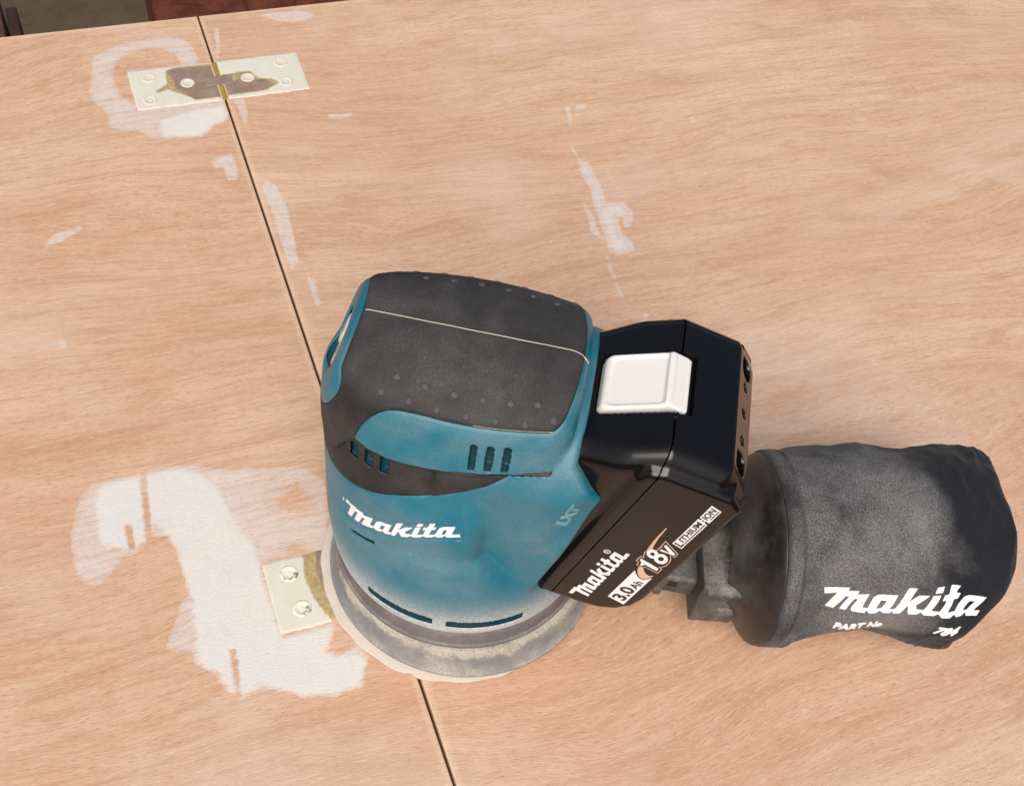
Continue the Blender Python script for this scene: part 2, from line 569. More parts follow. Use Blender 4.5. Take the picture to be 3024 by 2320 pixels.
DUST = (.56, .50, .43)
def dusty(name, base, rough, amount=.3, up=.3, low=None, lowamt=0, dust=DUST, speck=2600, patch=38, spec=.4, bumpy=.12, floor=.06, top=.5):
    """plastic or rubber with sanding dust: patches, fine specks, more on faces that look up, optionally a dusty hem"""
    n = NT(name)
    p = n.noise(n.co, patch, 4, .62, .3)
    p2 = n.noise(n.co, patch * 5, 3, .65)
    s1 = n.noise(n.co, speck, 2, .7)
    s2 = n.voronoi(n.co, speck * .55)
    nz = n.normal()[2]
    cov = n.math('ADD', n.math('MULTIPLY', n.ramp(p, .34, .72), amount), n.math('MULTIPLY', n.ramp(nz, .1, 1.0), up))
    cov = n.math('ADD', cov, n.math('MULTIPLY', n.math('SUBTRACT', p2, .5), amount * .9))
    if low is not None:
        z = n.sep(n.co)[2]
        zz = n.math('ADD', z, n.math('MULTIPLY', n.math('SUBTRACT', p, .5), .012))
        cov = n.math('ADD', cov, n.math('MULTIPLY', n.ramp(zz, low[1] * MM, low[0] * MM), lowamt))
    film = n.clamp(n.math('MULTIPLY', cov, .62))
    sp = n.ramp(n.math('ADD', s1, n.math('MULTIPLY', cov, .22)), .56, .74)
    sp2 = n.math('MULTIPLY', n.ramp(s2, .30, .12), n.ramp(cov, .05, .6))
    f = n.clamp(n.math('ADD', film, n.math('ADD', n.math('MULTIPLY', sp, n.ramp(cov, 0., .5, floor, top)), n.math('MULTIPLY', sp2, .22))))
    dcol = dust if low is None else n.mix(n.ramp(zz, low[1] * MM, low[0] * MM), dust, (.64, .64, .63))
    col = n.mix(f, base, dcol)
    col = n.mix(n.math('MULTIPLY', n.ramp(n.noise(n.co, speck * .7, 2, .6), .55, .75), .25), col, tuple(c * .55 for c in base))
    r = n.math('ADD', rough, n.math('MULTIPLY', f, .5))
    b = n.bump(n.math('ADD', s1, n.math('MULTIPLY', p2, .3)), bumpy, .0003)
    return n.out(col, n.clamp(r), b, spec)

M = {}
M['wood'] = wood_mat('sanded_plywood')
M['wood_flap'] = wood_mat('sanded_plywood_flap', tint=(.985, .96, .93), seed=.37)
M['ply_edge'] = wood_mat('plywood_edge', tint=(1.05, 1.08, 1.1), fillers=False)
TEAL = (.005, .140, .208)
M['blue'] = dusty('blue_plastic', TEAL, .38, .17, .0, (37, 66), .55, speck=2400, patch=24, floor=.10, top=.62)
M['blue_clean'] = dusty('blue_plastic_cleaner', TEAL, .40, .10, .03, speck=2600)
M['vent_shade'] = dusty('shaded_vent_teal', (.002, .045, .068), .5, .06, .0, dust=(.4, .33, .24), speck=1500)  # darker copy of the housing teal: shade inside the vents put into the colour
M['rubber'] = dusty('black_rubber', (.0165, .0165, .0185), .54, .15, .13, dust=(.27, .25, .235), speck=2600, patch=30, spec=.20, bumpy=.3)
M['letter_blue'] = dusty('dusty_blue_lettering', (.07, .28, .35), .45, .3, .1, speck=2600)
M['dot'] = dusty('rubber_dot', (.028, .028, .030), .65, .22, .26, dust=(.28, .265, .25), speck=2400, spec=.25)
M['groove'] = dusty('groove_dust', (.05, .045, .042), .8, .3, .1, dust=(.30, .26, .22), speck=1800)
M['gloss_black'] = dusty('black_battery_plastic', (.0040, .0036, .0034), .15, 0., 0., speck=1300, patch=22, spec=.44, bumpy=0., dust=(.45, .36, .28), floor=.012)
M['hole'] = NT('dark_hole').out((.004, .004, .004), .5)
M['white_btn'] = dusty('white_button_plastic', (.78, .77, .72), .38, .02, 0, dust=(.45, .42, .38), spec=.45, bumpy=.02)
M['white_print'] = dusty('white_lettering', (.80, .81, .86), .5, .01, .0, dust=(.6, .57, .5), spec=.3)
M['print_cloth'] = dusty('white_cloth_print', (.80, .80, .81), .75, .12, .0, dust=(.55, .52, .45), spec=.2, bumpy=.4)
M['print_battery'] = NT('white_label_print').out((.80, .80, .84), .35)
M['print_black'] = NT('black_label_print').out((.010, .009, .009), .3)
M['print_tan'] = NT('tan_label_print').out((.62, .42, .32), .35)
def pad_mat():
    mat = dusty('grey_pad_rubber', (.19, .19, .19), .75, .5, .25, dust=(.47, .44, .40), speck=1700, patch=55, spec=.2, bumpy=.4)
    n = NT.__new__(NT)
    n.mat, n.t = mat, mat.node_tree
    n.b = n.t.nodes['Principled BSDF']
    n.co = n.t.nodes.new('ShaderNodeTexCoord').outputs['Object']
    old = n.b.inputs['Base Color'].links[0].from_socket
    a = n.noise(n.co, 85, 5, .7)
    b = n.noise(n.co, 900, 3, .7)
    z = n.math('ADD', n.math('MULTIPLY', n.sep(n.co)[2], 1000), n.math('MULTIPLY', n.math('SUBTRACT', a, .5), 26))
    band = n.math('MULTIPLY', n.ramp(z, 17.0, 22.5), n.ramp(n.math('ADD', b, n.math('MULTIPLY', a, .4)), .5, .78))
    n.link(n.mix(n.math('MULTIPLY', band, .62), old, (.60, .545, .44)), n.b.inputs['Base Color'])
    return mat
M['pad'] = pad_mat()
M['pad_neck'] = dusty('pad_collar', (.125, .113, .115), .7, .35, .2, dust=(.36, .31, .29), speck=2000, patch=60, spec=.25, bumpy=.35)
M['paper'] = dusty('sanding_paper', (.56, .50, .44), .85, .2, .2, dust=(.70, .63, .54), speck=1800, patch=80, spec=.15, bumpy=.4)
M['dust_line'] = dusty('cream_dust', (.62, .54, .43), .9, .3, .2, dust=(.72, .66, .54), speck=1800, patch=120, spec=.1, bumpy=.5)
M['cloth'] = None
M['bag_plastic'] = dusty('black_bag_plastic', (.013, .013, .014), .34, .16, .04, dust=(.36, .32, .28), speck=1900, patch=40, spec=.45, bumpy=.1)
M['nozzle'] = dusty('dusty_nozzle_plastic', (.045, .046, .05), .5, .42, .18, dust=(.32, .29, .26), speck=1700, patch=70, spec=.4, bumpy=.2)
def cloth_mat():
    n = NT('bag_cloth')
    p = n.noise(n.co, 26, 4, .62, .4)
    p2 = n.noise(n.co, 120, 3, .65)
    s1 = n.noise(n.co, 2300, 2, .7)
    cov = n.math('ADD', n.attr('dust'), n.math('ADD', n.math('MULTIPLY', n.math('SUBTRACT', p, .5), 1.9), n.math('MULTIPLY', n.math('SUBTRACT', p2, .5), .5)))
    cov = n.clamp(cov)
    f = n.math('ADD', n.math('MULTIPLY', cov, .27), n.math('MULTIPLY', n.ramp(n.math('ADD', s1, n.math('MULTIPLY', cov, .10)), .50, .66), n.ramp(cov, 0., .7, .03, .48)))
    col = n.mix(n.clamp(f), (.0105, .0115, .0165), (.265, .258, .252))
    w = n.noise(n.co, 1500, 2, .6)
    b = n.bump(n.math('ADD', w, s1), .45, .0004)
    n.b.inputs['Sheen Weight'].default_value = .08
    n.b.inputs['Sheen Roughness'].default_value = .5
    return n.out(col, .88, b, .2)
M['cloth'] = cloth_mat()

# ------------------------------------------------------------------ ground and things behind the table
def floor_mat():
    n = NT('dark_floor')
    a = n.noise(n.co, 9, 5, .65)
    b = n.noise(n.co, 160, 3, .7)
    col = n.mix(n.ramp(a, .3, .7), (.066, .049, .030), (.108, .082, .052))
    col = n.mix(n.math('MULTIPLY', n.ramp(b, .4, .7), .5), col, (.075, .062, .047))
    return n.out(col, .95, n.bump(b, .5, .004), .1)
FLOOR_Z = -720
bm = bmesh.new()
bmesh.ops.create_grid(bm, x_segments=12, y_segments=12, size=9000)
for v in bm.verts: v.co.z = FLOOR_Z
tag(mesh_bm('floor', bm, floor_mat(), smooth=False), kind='structure')

def stained_wood(name, c1, c2):
    n = NT(name)
    g = n.mapping((40, 40, 5))
    a = n.noise(g, 1.0, 5, .65, .6)
    b = n.noise(n.mapping((320, 320, 18)), 1.0, 3, .6)
    col = n.mix(n.ramp(a, .32, .68), c1, c2)
    col = n.mix(n.math('MULTIPLY', n.ramp(b, .5, .72), .5), col, tuple(c * .45 for c in c1))
    return n.out(col, n.ramp(a, .3, .7, .35, .55), n.bump(b, .4, .001), .4)
M['mahogany'] = stained_wood('red_brown_timber', (.055, .012, .006), (.13, .032, .012))
M['mahogany_worn'] = stained_wood('worn_red_timber', (.075, .026, .018), (.17, .075, .055))
M['mahogany_shade'] = stained_wood('shaded_timber_brown', (.028, .012, .007), (.05, .022, .012))  # darkened timber colour that paints the shaded side of the post

def slab(name, pts, z0, z1, mat, parent, bev=3):
    """upright timber: a plan outline carried from z0 to z1, edges eased"""
    bm = bmesh.new()
    lo = [bm.verts.new((x, y, z0)) for x, y in pts]
    hi = [bm.verts.new((x, y, z1)) for x, y in pts]
    bm.faces.new(lo[::-1])
    bm.faces.new(hi)
    for i in range(len(pts)): bm.faces.new((lo[i], lo[(i + 1) % len(pts)], hi[(i + 1) % len(pts)], hi[i]))
    bmesh.ops.bevel(bm, geom=list(bm.edges), offset=bev, segments=2, profile=.5, affect='EDGES')
    return mesh_bm(name, bm, mat, parent)
e = tag(empty('wooden_cupboard', (.20, .78, FLOOR_Z * MM)), 'red-brown wooden cupboard standing behind the far edge of the table', 'cupboard')
def part_at(o, e):                      # geometry is written in world millimetres
    o.matrix_parent_inverse = Matrix.Translation(-e.location)
for nm, pts, a, b_, mt in (('side_panel', [(-33, 640), (-11, 640), (-11, 940), (-33, 940)], FLOOR_Z, -160, 'mahogany'),
                          ('front_panel', [(-9, 642), (470, 642), (470, 660), (-9, 660)], FLOOR_Z + 60, -166, 'mahogany'),
                          ('top_board', [(-46, 622), (490, 622), (490, 950), (-46, 950)], -158, -136, 'mahogany')):
    part_at(slab(nm, pts, a, b_, M[mt], e), e)
e = tag(empty('wooden_post', (-.18, .70, FLOOR_Z * MM)), 'worn red-brown timber post on the dark floor beyond the left corner of the table', 'post')
part_at(slab('shaft', [(-260, 650), (-166, 650), (-166, 720), (-260, 720)], FLOOR_Z, -150, M['mahogany_worn'], e, 5), e)
part_at(slab('post_shade_strip', [(-164, 652), (-154.5, 652), (-154.5, 712), (-164, 712)], FLOOR_Z, -156, M['mahogany_shade'], e, 1.5), e)  # dark strip added for the shade along the post, not a separate timber

# ------------------------------------------------------------------ folding table
SEAM_X, FAR_Y = -34.48, 436.1
PATCH = {
 'ring_out': [(-109.5,384.1),(-111.9,371.7),(-111.4,363.2),(-107.1,357.1),(-104.5,349.2),(-105.3,338.1),(-97.9,334.6),(-90.5,333.0),(-84.0,326.1),(-78.2,322.3),(-66.7,321.4),(-54.1,319.3),(-45.8,327.8),(-38.8,329.5),(-35.4,336.1),(-34.7,351.9),(-35.5,384.6),(-41.9,387.0),(-43.2,398.0),(-43.9,408.5),(-47.1,413.8),(-51.6,415.8),(-60.7,419.2),(-71.9,418.4),(-83.0,417.0),(-94.0,412.2),(-102.5,408.7),(-106.0,401.0)],
 'ring_in': [(-90.2,401.9),(-82.7,406.7),(-73.5,408.9),(-62.9,406.9),(-55.8,400.4),(-53.1,389.7),(-54.1,387.7),(-86.2,389.4),(-87.4,386.4),(-87.3,351.5),(-90.0,358.8),(-95.4,369.5),(-96.3,384.8),(-93.1,396.3)],
 'ring_white': [(-76.2,340.3),(-55.5,345.5),(-35.8,346.8),(-35.7,336.2),(-38.9,330.5),(-45.6,328.8),(-54.2,320.3),(-66.6,321.9),(-77.2,324.1)],
 'big_out': [(-166.3,61.3),(-162.4,74.3),(-159.9,81.7),(-152.6,88.7),(-143.3,88.9),(-131.2,88.4),(-122.3,89.7),(-115.1,89.2),(-102.5,85.3),(-90.3,79.5),(-74.4,76.6),(-56.3,72.6),(-50.9,66.4),(-47.8,60.8),(-56.1,23.0),(-67.1,26.1),(-87.7,24.0),(-86.1,-14.5),(-62.0,-13.4),(-61.2,-18.5),(-52.2,-34.8),(-59.7,-48.9),(-72.1,-48.9),(-84.9,-45.7),(-94.2,-39.5),(-100.4,-36.9),(-104.5,-37.5),(-110.3,-39.5),(-116.1,-32.5),(-118.4,-24.2),(-122.3,-20.7),(-126.0,-15.8),(-125.1,-11.4),(-135.7,-7.4),(-132.8,1.1),(-127.1,9.9),(-125.3,15.8),(-121.7,16.4),(-122.2,28.3),(-122.6,41.1),(-124.5,49.5),(-130.4,52.0),(-133.8,48.7),(-139.9,45.2),(-146.4,43.7),(-151.5,37.5),(-156.9,33.3),(-163.4,34.4),(-166.4,41.0),(-167.0,51.3)],
 'big_white': [(-154.3,54.5),(-153.1,78.0),(-149.3,87.4),(-131.4,87.5),(-115.3,87.8),(-103.1,82.6),(-97.0,70.8),(-93.9,57.1),(-90.8,44.0),(-87.1,33.6),(-87.7,24.0),(-86.7,1.3),(-86.3,-15.1),(-63.7,-14.5),(-63.8,-20.2),(-53.3,-36.1),(-59.8,-48.1),(-71.9,-48.2),(-84.8,-45.0),(-94.1,-38.8),(-99.8,-34.4),(-104.2,-36.1),(-110.0,-38.1),(-114.7,-32.1),(-116.9,-23.9),(-122.2,-20.0),(-124.9,-15.3),(-122.4,-4.3),(-121.9,5.1),(-120.6,15.3),(-121.6,28.1),(-122.1,41.9),(-123.9,49.3),(-128.0,57.5),(-130.6,54.7),(-133.5,50.3),(-140.3,47.1),(-143.6,48.0)],
 'trans_hole': [(-78.1,57.1),(-69.2,66.7),(-56.7,68.0),(-52.5,57.4),(-53.4,41.9),(-63.8,39.4),(-75.1,48.0)],
 'trans_hole2': [(-78.7,29.4),(-73.6,32.4),(-65.8,31.1),(-60.5,26.0),(-79.2,24.4)],
 'sA': [(-129.8,89.0),(-128.3,88.5),(-132.3,49.1),(-133.7,49.5)],
 'sB': [(-141.2,60.8),(-139.5,60.3),(-140.3,47.9),(-141.7,49.2)],
 'sC': [(-108.8,-14.7),(-107.9,-15.4),(-110.2,-38.4),(-111.4,-37.7)],
 'spot': [(-69.3,-26.5),(-63.8,-20.2),(-62.1,-19.1),(-60.3,-22.8),(-57.0,-29.0),(-62.2,-30.2),(-65.7,-30.0)],
 'str1': [(-27.3,275.3),(-22.9,268.3),(-21.3,252.0),(-23.0,225.2),(-25.5,207.2),(-29.3,202.6),(-29.6,223.0),(-29.0,253.7),(-30.8,266.0)],
 'str2': [(-22.0,197.2),(-19.8,191.2),(-21.2,173.8),(-23.5,172.6),(-23.5,185.0)],
 'tee': [(-53.7,295.5),(-45.9,300.0),(-41.7,300.4),(-41.3,292.0),(-42.9,279.6),(-47.5,279.8),(-48.1,292.2),(-52.5,291.9)],
 'blob': [(160.7, 251.2),(166.4, 249.0),(166.9, 235.8),(165.4, 221.3),(163.7, 211.9),(167.5, 212.5),(175.4, 210.7),(174.7, 205.6),(177.2, 203.1),(173.5, 193.5),(169.0, 190.3),(167.3, 193.0),(170.5, 198.9),(166.9, 200.7),(164.0, 193.8),(163.0, 184.6),(166.7, 178.3),(165.8, 173.0),(161.3, 170.4),(153.6, 170.4),(150.2, 173.9),(152.0, 181.7),(153.6, 192.4),(154.8, 200.6),(156.3, 205.9),(156.5, 213.5),(159.9, 227.4),(158.9, 237.5)],
 'blobtail': [(150.2, 224.6),(151.3, 216.6),(152.3, 203.0),(151.1, 196.7),(150.8, 185.6),(152.0, 182.6),(149.2, 185.1),(146.4, 188.5),(144.9, 193.5),(146.9, 196.7),(148.5, 207.7),(149.8, 219.9)],
 'scr1': [(171.5, 302.8),(175.5, 302.0),(169.7, 282.7),(167.1, 281.6),(169.8, 293.4)],
 'scr2': [(146.4,174.1),(148.4,171.7),(144.2,136.9),(141.5,137.5)],
 'scr3': [(178.6, 302.5),(187.5, 301.8),(185.4, 296.7),(178.2, 296.6),(175.0, 288.0),(173.0, 287.3)],
 'sp1': [(247.3,275.2),(252.8,276.0),(251.6,269.6),(247.1,268.7)],
 'top1': [(5.9,430.2),(18.4,430.5),(30.6,429.4),(38.0,423.9),(31.2,419.5),(16.3,421.7)],
 'top2': [(20.0,327.4),(40.2,325.6),(43.2,320.4),(28.7,315.8),(19.4,319.5)],
 'sp2': [(-154.7,180.7),(-152.5,180.1),(-152.6,175.6),(-154.8,176.2)],
 'pale': [(-157.7, 245.8),(-148.4, 259.0),(-132.5, 262.1),(-129.9, 257.6),(-141.9, 250.7),(-151.3, 247.1)],
 'sp3': [(149.7,124.6),(153.6,124.3),(153.3,120.8),(149.6,120.3)],
 'veilA': [(-27.9, 423.2),(-22.8, 422.2),(-25.9, 404.0),(-30.4, 388.7),(-32.6, 390.3)],
 'veilB': [(-31.4, 351.3),(-22.8, 350.1),(-23.7, 336.9),(-26.8, 325.9),(-28.5, 327.3),(-28.9, 337.9)],
 'faint': [(160.6, 268.8),(163.5, 264.0),(165.4, 250.2),(160.7, 251.2),(159.6, 259.6)],
}
def filler_fields(x, y):
    D = {k: -poly_sdf(x, y, v) for k, v in PATCH.items()}       # positive inside
    cl = lambda a: np.clip(a, -9, 9)
    thick = np.maximum(D['big_white'], np.minimum(D['ring_white'], 4) - .3)
    for k in ('sA', 'sB', 'sC'): thick = np.minimum(thick, -D[k] * 1.8 - 1.2)
    thick = np.minimum(thick, -D['spot'] - .4)
    thick = np.maximum(thick, np.minimum(D['blob'] - 3.2, .8))
    thin = np.maximum(np.minimum(D['ring_out'], -D['ring_in'] + .5), D['big_out'])
    thin = np.minimum(thin, -D['trans_hole'] * .28 + 1.6)
    thin = np.minimum(thin, -D['trans_hole2'] * .6 + 1.4)
    for k in ('sA', 'sB', 'sC'): thin = np.minimum(thin, -D[k] * 1.6 - .6)
    thin = np.minimum(thin, -D['spot'] * .8)
    for k, o in (('str1', .6), ('str2', .3), ('tee', .8), ('blob', .4), ('blobtail', -.2), ('scr1', -.4), ('scr2', -.3), ('scr3', -.6), ('veilA', -1.0), ('veilB', -.6), ('faint', -1.2),
                 ('sp1', -.6), ('top1', 1.0), ('top2', -2.6), ('sp2', .4), ('pale', -1.4), ('sp3', -.2)):
        q = D[k] + o
        thin = np.maximum(thin, np.where(q > 0, q * 2.6, q))
    edge = np.maximum(3.2 - np.abs(x - SEAM_X), 2.6 - np.abs(y - FAR_Y))
    return cl(thin), cl(thick), cl(edge)
def leaf(x0, x1, y0, y1, fx0, fx1, fy0, fy1, step, mat, parent):
    """one table leaf: a board 18 mm thick with a finely divided top that carries the filler smears"""
    def ticks(a, b, fa, fb):
        t = [a + .7] + list(np.linspace(a + 1.6, fa, 3)[:-1]) if fa > a + 4 else [a + .7, a + 1.6]
        t += list(np.arange(max(fa, a + 3), min(fb, b - 3), step))
        t += list(np.linspace(fb, b - 1.6, 3)[1:]) + [b - .7] if fb < b - 4 else [b - 1.6, b - .7]
        return np.array(t)
    tx, ty = ticks(x0, x1, fx0, fx1), ticks(y0, y1, fy0, fy1)
    gx, gy = np.meshgrid(tx, ty, indexing='ij')
    nx, ny = gx.shape
    V = np.stack([gx, gy, np.zeros_like(gx)], -1).reshape(-1, 3)
    i, j = np.meshgrid(np.arange(nx - 1), np.arange(ny - 1), indexing='ij')
    a = (i * ny + j).ravel()
    F = np.stack([a, a + ny, a + ny + 1, a + 1], 1).tolist()
    ring = [k * ny for k in range(nx)] + [(nx - 1) * ny + k for k in range(1, ny)] + [k * ny + ny - 1 for k in range(nx - 2, -1, -1)] + [k for k in range(ny - 2, 0, -1)]
    prev, extra = ring, []
    n0 = len(V)
    for grow, z in ((.5, -.2), (.7, -.7), (.7, -18)):
        cur = []
        for r in ring:
            x, y = V[r][:2]
            dx = -1 if abs(x - tx[0]) < 1e-6 else (1 if abs(x - tx[-1]) < 1e-6 else 0)
            dy = -1 if abs(y - ty[0]) < 1e-6 else (1 if abs(y - ty[-1]) < 1e-6 else 0)
            cur.append(n0 + len(extra))
            extra.append((x + dx * grow, y + dy * grow, z))
        for k in range(len(ring)):
            q = (k + 1) % len(ring)
            F.append((prev[q], prev[k], cur[k], cur[q]))
        prev = cur
    F.append(tuple(prev))
    V = np.concatenate([V, np.array(extra)])
    o = mesh_np('table_leaf', V, F, mat, parent, smooth=False)
    th, tk, ed = filler_fields(V[:, 0], V[:, 1])
    for nm, arr in (('thin', th), ('thick', tk), ('edge', ed)):
        at = o.data.attributes.new(nm, 'FLOAT', 'POINT')
        at.data.foreach_set('value', arr.astype(np.float32))
    return o
table = tag(empty('folding_table', (0, 0, 0)), 'folding plywood table with sanded bare top, white filler smears and a straight joint', 'table')
leaf(-420, SEAM_X - .65, -330, FAR_Y, -215, SEAM_X - 3, -80, FAR_Y - 3, 1.6, M['wood_flap'], table)
leaf(SEAM_X + .65, 900, -330, FAR_Y, SEAM_X + 3, 260, 95, FAR_Y - 3, 1.8, M['wood'], table)

def hinge_mat(name, pts_bare, pts_stain):
    n = NT(name)
    e1 = n.noise(n.co, 420, 4, .65)
    e2 = n.noise(n.mapping((160, 60, 1)), 1.0, 3)
    jit = n.math('MULTIPLY', n.math('SUBTRACT', e1, .5), 3.2)
    cream = n.mix(n.ramp(e2, .3, .7), (.64, .615, .505), (.67, .645, .565))
    cream = n.mix(n.math('MULTIPLY', n.ramp(e1, .55, .78), .3), cream, (.60, .55, .40))
    stain = n.ramp(n.math('ADD', n.attr('stain'), jit), -.5, .7)
    bare = n.ramp(n.math('ADD', n.attr('bare'), n.math('MULTIPLY', jit, .5)), -.25, .35)
    metal = n.mix(n.ramp(n.noise(n.co, 130, 3), .35, .7), (.30, .215, .16), (.38, .285, .215))
    col = n.mix(n.math('MULTIPLY', stain, .85), cream, n.mix(n.ramp(e1, .4, .6), (.30, .205, .055), (.42, .31, .12)))
    col = n.mix(bare, col, metal)
    rough = n.ramp(bare, 0, 1, .55, .42)
    return n.out(col, rough, n.bump(n.math('ADD', e1, n.math('MULTIPLY', bare, -.8)), .25, .0003), .4, n.math('MULTIPLY', bare, .2))
M['hinge'] = hinge_mat('painted_hinge', None, None)
M['hinge_paint'] = dusty('cream_paint', (.66, .63, .525), .5, .12, 0, dust=(.66, .56, .36), speck=1500, patch=150, spec=.4)
M['steel'] = NT('bare_screw').out((.42, .46, .50), .38, metal=.7)
M['brass'] = dusty('brass', (.36, .25, .055), .4, .3, 0, dust=(.16, .11, .04), speck=1200, patch=300)
BARE1 = [(-59.3,385.3),(-36.9,384.3),(-36.2,374.1),(-26.7,373.4),(-27.0,365.7),(-22.3,368.1),(-20.5,373.3),(-15.6,373.5),(-13.0,366.2),(-6.5,364.4),(-2.2,358.6),(-10.1,354.6),(-32.7,354.8),(-38.4,353.8),(-51.9,353.8),(-57.9,360.9),(-61.6,366.0),(-61.3,374.6),(-64.3,384.1)]
STAIN1 = [(-64.6,384.5),(-59.3,386.3),(-36,386),(-36,374.1),(-26,374),(-20,375),(-14,374.5),(-11,367),(-3,364.5),(1.5,360),(-8,354),(-33,353),(-52,352.8),(-57.4,358.7),(-63.3,363.3),(-66.5,366.2),(-72.6,363.4),(-73.9,366.1),(-66.0,371.5),(-65.4,378)]
BARE2 = [(-61.5,24),(-20,24),(-20,-14),(-60.5,-13.6),(-60,-8),(-63,2),(-64,14)]
STAIN2 = [(-68.2,23.6),(-20,25),(-20,-15),(-63.5,-13.8),(-65.5,-9),(-68.6,-1),(-70.0,12)]
def hinge(y1, y0, bare, stain, screws, label):
    h = empty('hinge', (SEAM_X * MM, (y0 + y1) / 2 * MM, 0))
    h.parent = table
    h['label'] = label
    inv = lambda o: setattr(o, 'matrix_parent_inverse', Matrix.Translation(-h.location))
    gap = 2.3
    for xa, xb in ((SEAM_X - 52.5, SEAM_X - gap), (SEAM_X + gap, SEAM_X + 52.5)):
        tx = np.concatenate([[xa], np.arange(xa + .5, xb - .3, 1.1), [xb]])
        ty = np.concatenate([[y0], np.arange(y0 + .5, y1 - .3, 1.1), [y1]])
        gx, gy = np.meshgrid(tx, ty, indexing='ij')
        nx, ny = gx.shape
        wob = .22 * np.sin(gy * .8 + gx * .3) + .15 * np.sin(gx * 1.3)
        gz = np.full_like(gx, .42)
        gz[0] = gz[-1] = .12
        gz[:, 0] = gz[:, -1] = .12
        V = np.stack([gx, gy + wob * (np.abs(gy - (y0 + y1) / 2) > 18), gz], -1).reshape(-1, 3)
        i, j = np.meshgrid(np.arange(nx - 1), np.arange(ny - 1), indexing='ij')
        a = (i * ny + j).ravel()
        F = np.stack([a, a + ny, a + ny + 1, a + 1], 1).tolist()
        ring = [k * ny for k in range(nx)] + [(nx - 1) * ny + k for k in range(1, ny)] + [k * ny + ny - 1 for k in range(nx - 2, -1, -1)] + [k for k in range(ny - 2, 0, -1)]
        n0 = len(V)
        V = np.concatenate([V, V[ring] * [1, 1, 0] + [0, 0, -1.2]])
        for k in range(len(ring)):
            q = (k + 1) % len(ring)
            F.append((ring[q], ring[k], n0 + k, n0 + q))
        o = mesh_np('hinge_plate', V, F, M['hinge'], h, sharp=40)
        for nm, pl in (('bare', bare), ('stain', stain)):
            at = o.data.attributes.new(nm, 'FLOAT', 'POINT')
            at.data.foreach_set('value', np.clip(-poly_sdf(V[:, 0], V[:, 1], pl), -6, 6).astype(np.float32))
        inv(o)
    # interlocking knuckles across the joint
    ym = (y0 + y1) / 2
    cx = SEAM_X
    for ya, yb, mt, r in ((ym - 4.2, ym + 4.2, 'knuckle', 1.35), (ym + 5.0, y1 - .8, 'brass', 1.3), (y0 + .8, ym - 5.0, 'brass', 1.3)):
        V, F = [], []
        for t in np.linspace(ya, yb, 8):
            for k in range(13):
                a_ = math.pi * (k / 12 * 1.1 - .05)
                V.append((cx + 2.6 * math.cos(a_), t, -1.0 + r * math.sin(a_)))
        for q in range(7):
            for k in range(12): F.append((q * 13 + k, q * 13 + k + 1, q * 13 + k + 14, q * 13 + k + 13))
        F.append(tuple(range(13)))
        F.append(tuple(range(7 * 13, 8 * 13))[::-1])
        o = mesh_np('knuckle', V, F, M['hinge_metal'] if mt == 'knuckle' else M['brass'], h, sharp=40)
        inv(o)
    if True:
        bm = bbox_bm((SEAM_X - 9.0, ym - 4.1, .28), (SEAM_X + 8.0, ym + 3.9, .62), .12, 1)
        inv(mesh_bm('hinge_tongue', bm, M['hinge_metal'], h))
    for (sx, sy, shiny) in screws:
        prof = [(4.3, .3), (4.2, .62), (3.6, .86), (3.1, .84), (2.75, .60), (1.0, .62), (0.0, .7)]
        V, F = lathe(prof, 28, (sx, sy, 0))
        o = mesh_np('screw', V, F, M['screw'] if shiny else M['hinge_paint'], h, sharp=50)
        inv(o)
def hm():
    n = NT('bare_hinge_metal')
    a = n.noise(n.co, 160, 3)
    return n.out(n.mix(n.ramp(a, .35, .7), (.29, .21, .155), (.37, .28, .21)), .45, n.bump(n.noise(n.co, 900, 2), .15, .0002), .4, .2)
M['hinge_metal'] = hm()
def sm():
    n = NT('half_painted_screw')
    a = n.noise(n.co, 190, 3, .6)
    f = n.ramp(a, .53, .63)
    return n.out(n.mix(f, (.74, .72, .62), (.33, .36, .40)), n.ramp(f, 0, 1, .5, .35), None, .5, n.math('MULTIPLY', f, .6))
M['screw'] = sm()
hinge(387.7, 350.4, BARE1, STAIN1, [(-75.6, 379.1, 0), (-53.8, 369.9, 0), (-78.3, 358.1, 0), (-17.1, 368.2, 0), (5.1, 359.9, 0), (5.8, 378.9, 0)], 'cream painted hinge with bare brown metal across the middle')
hinge(23.7, -13.7, BARE2, STAIN2, [(-76.3, 15.4, 1), (-74.9, -3.9, 1), (7.0, 15.4, 1), (7.0, -3.9, 1)], 'cream painted hinge half hidden under the sander')

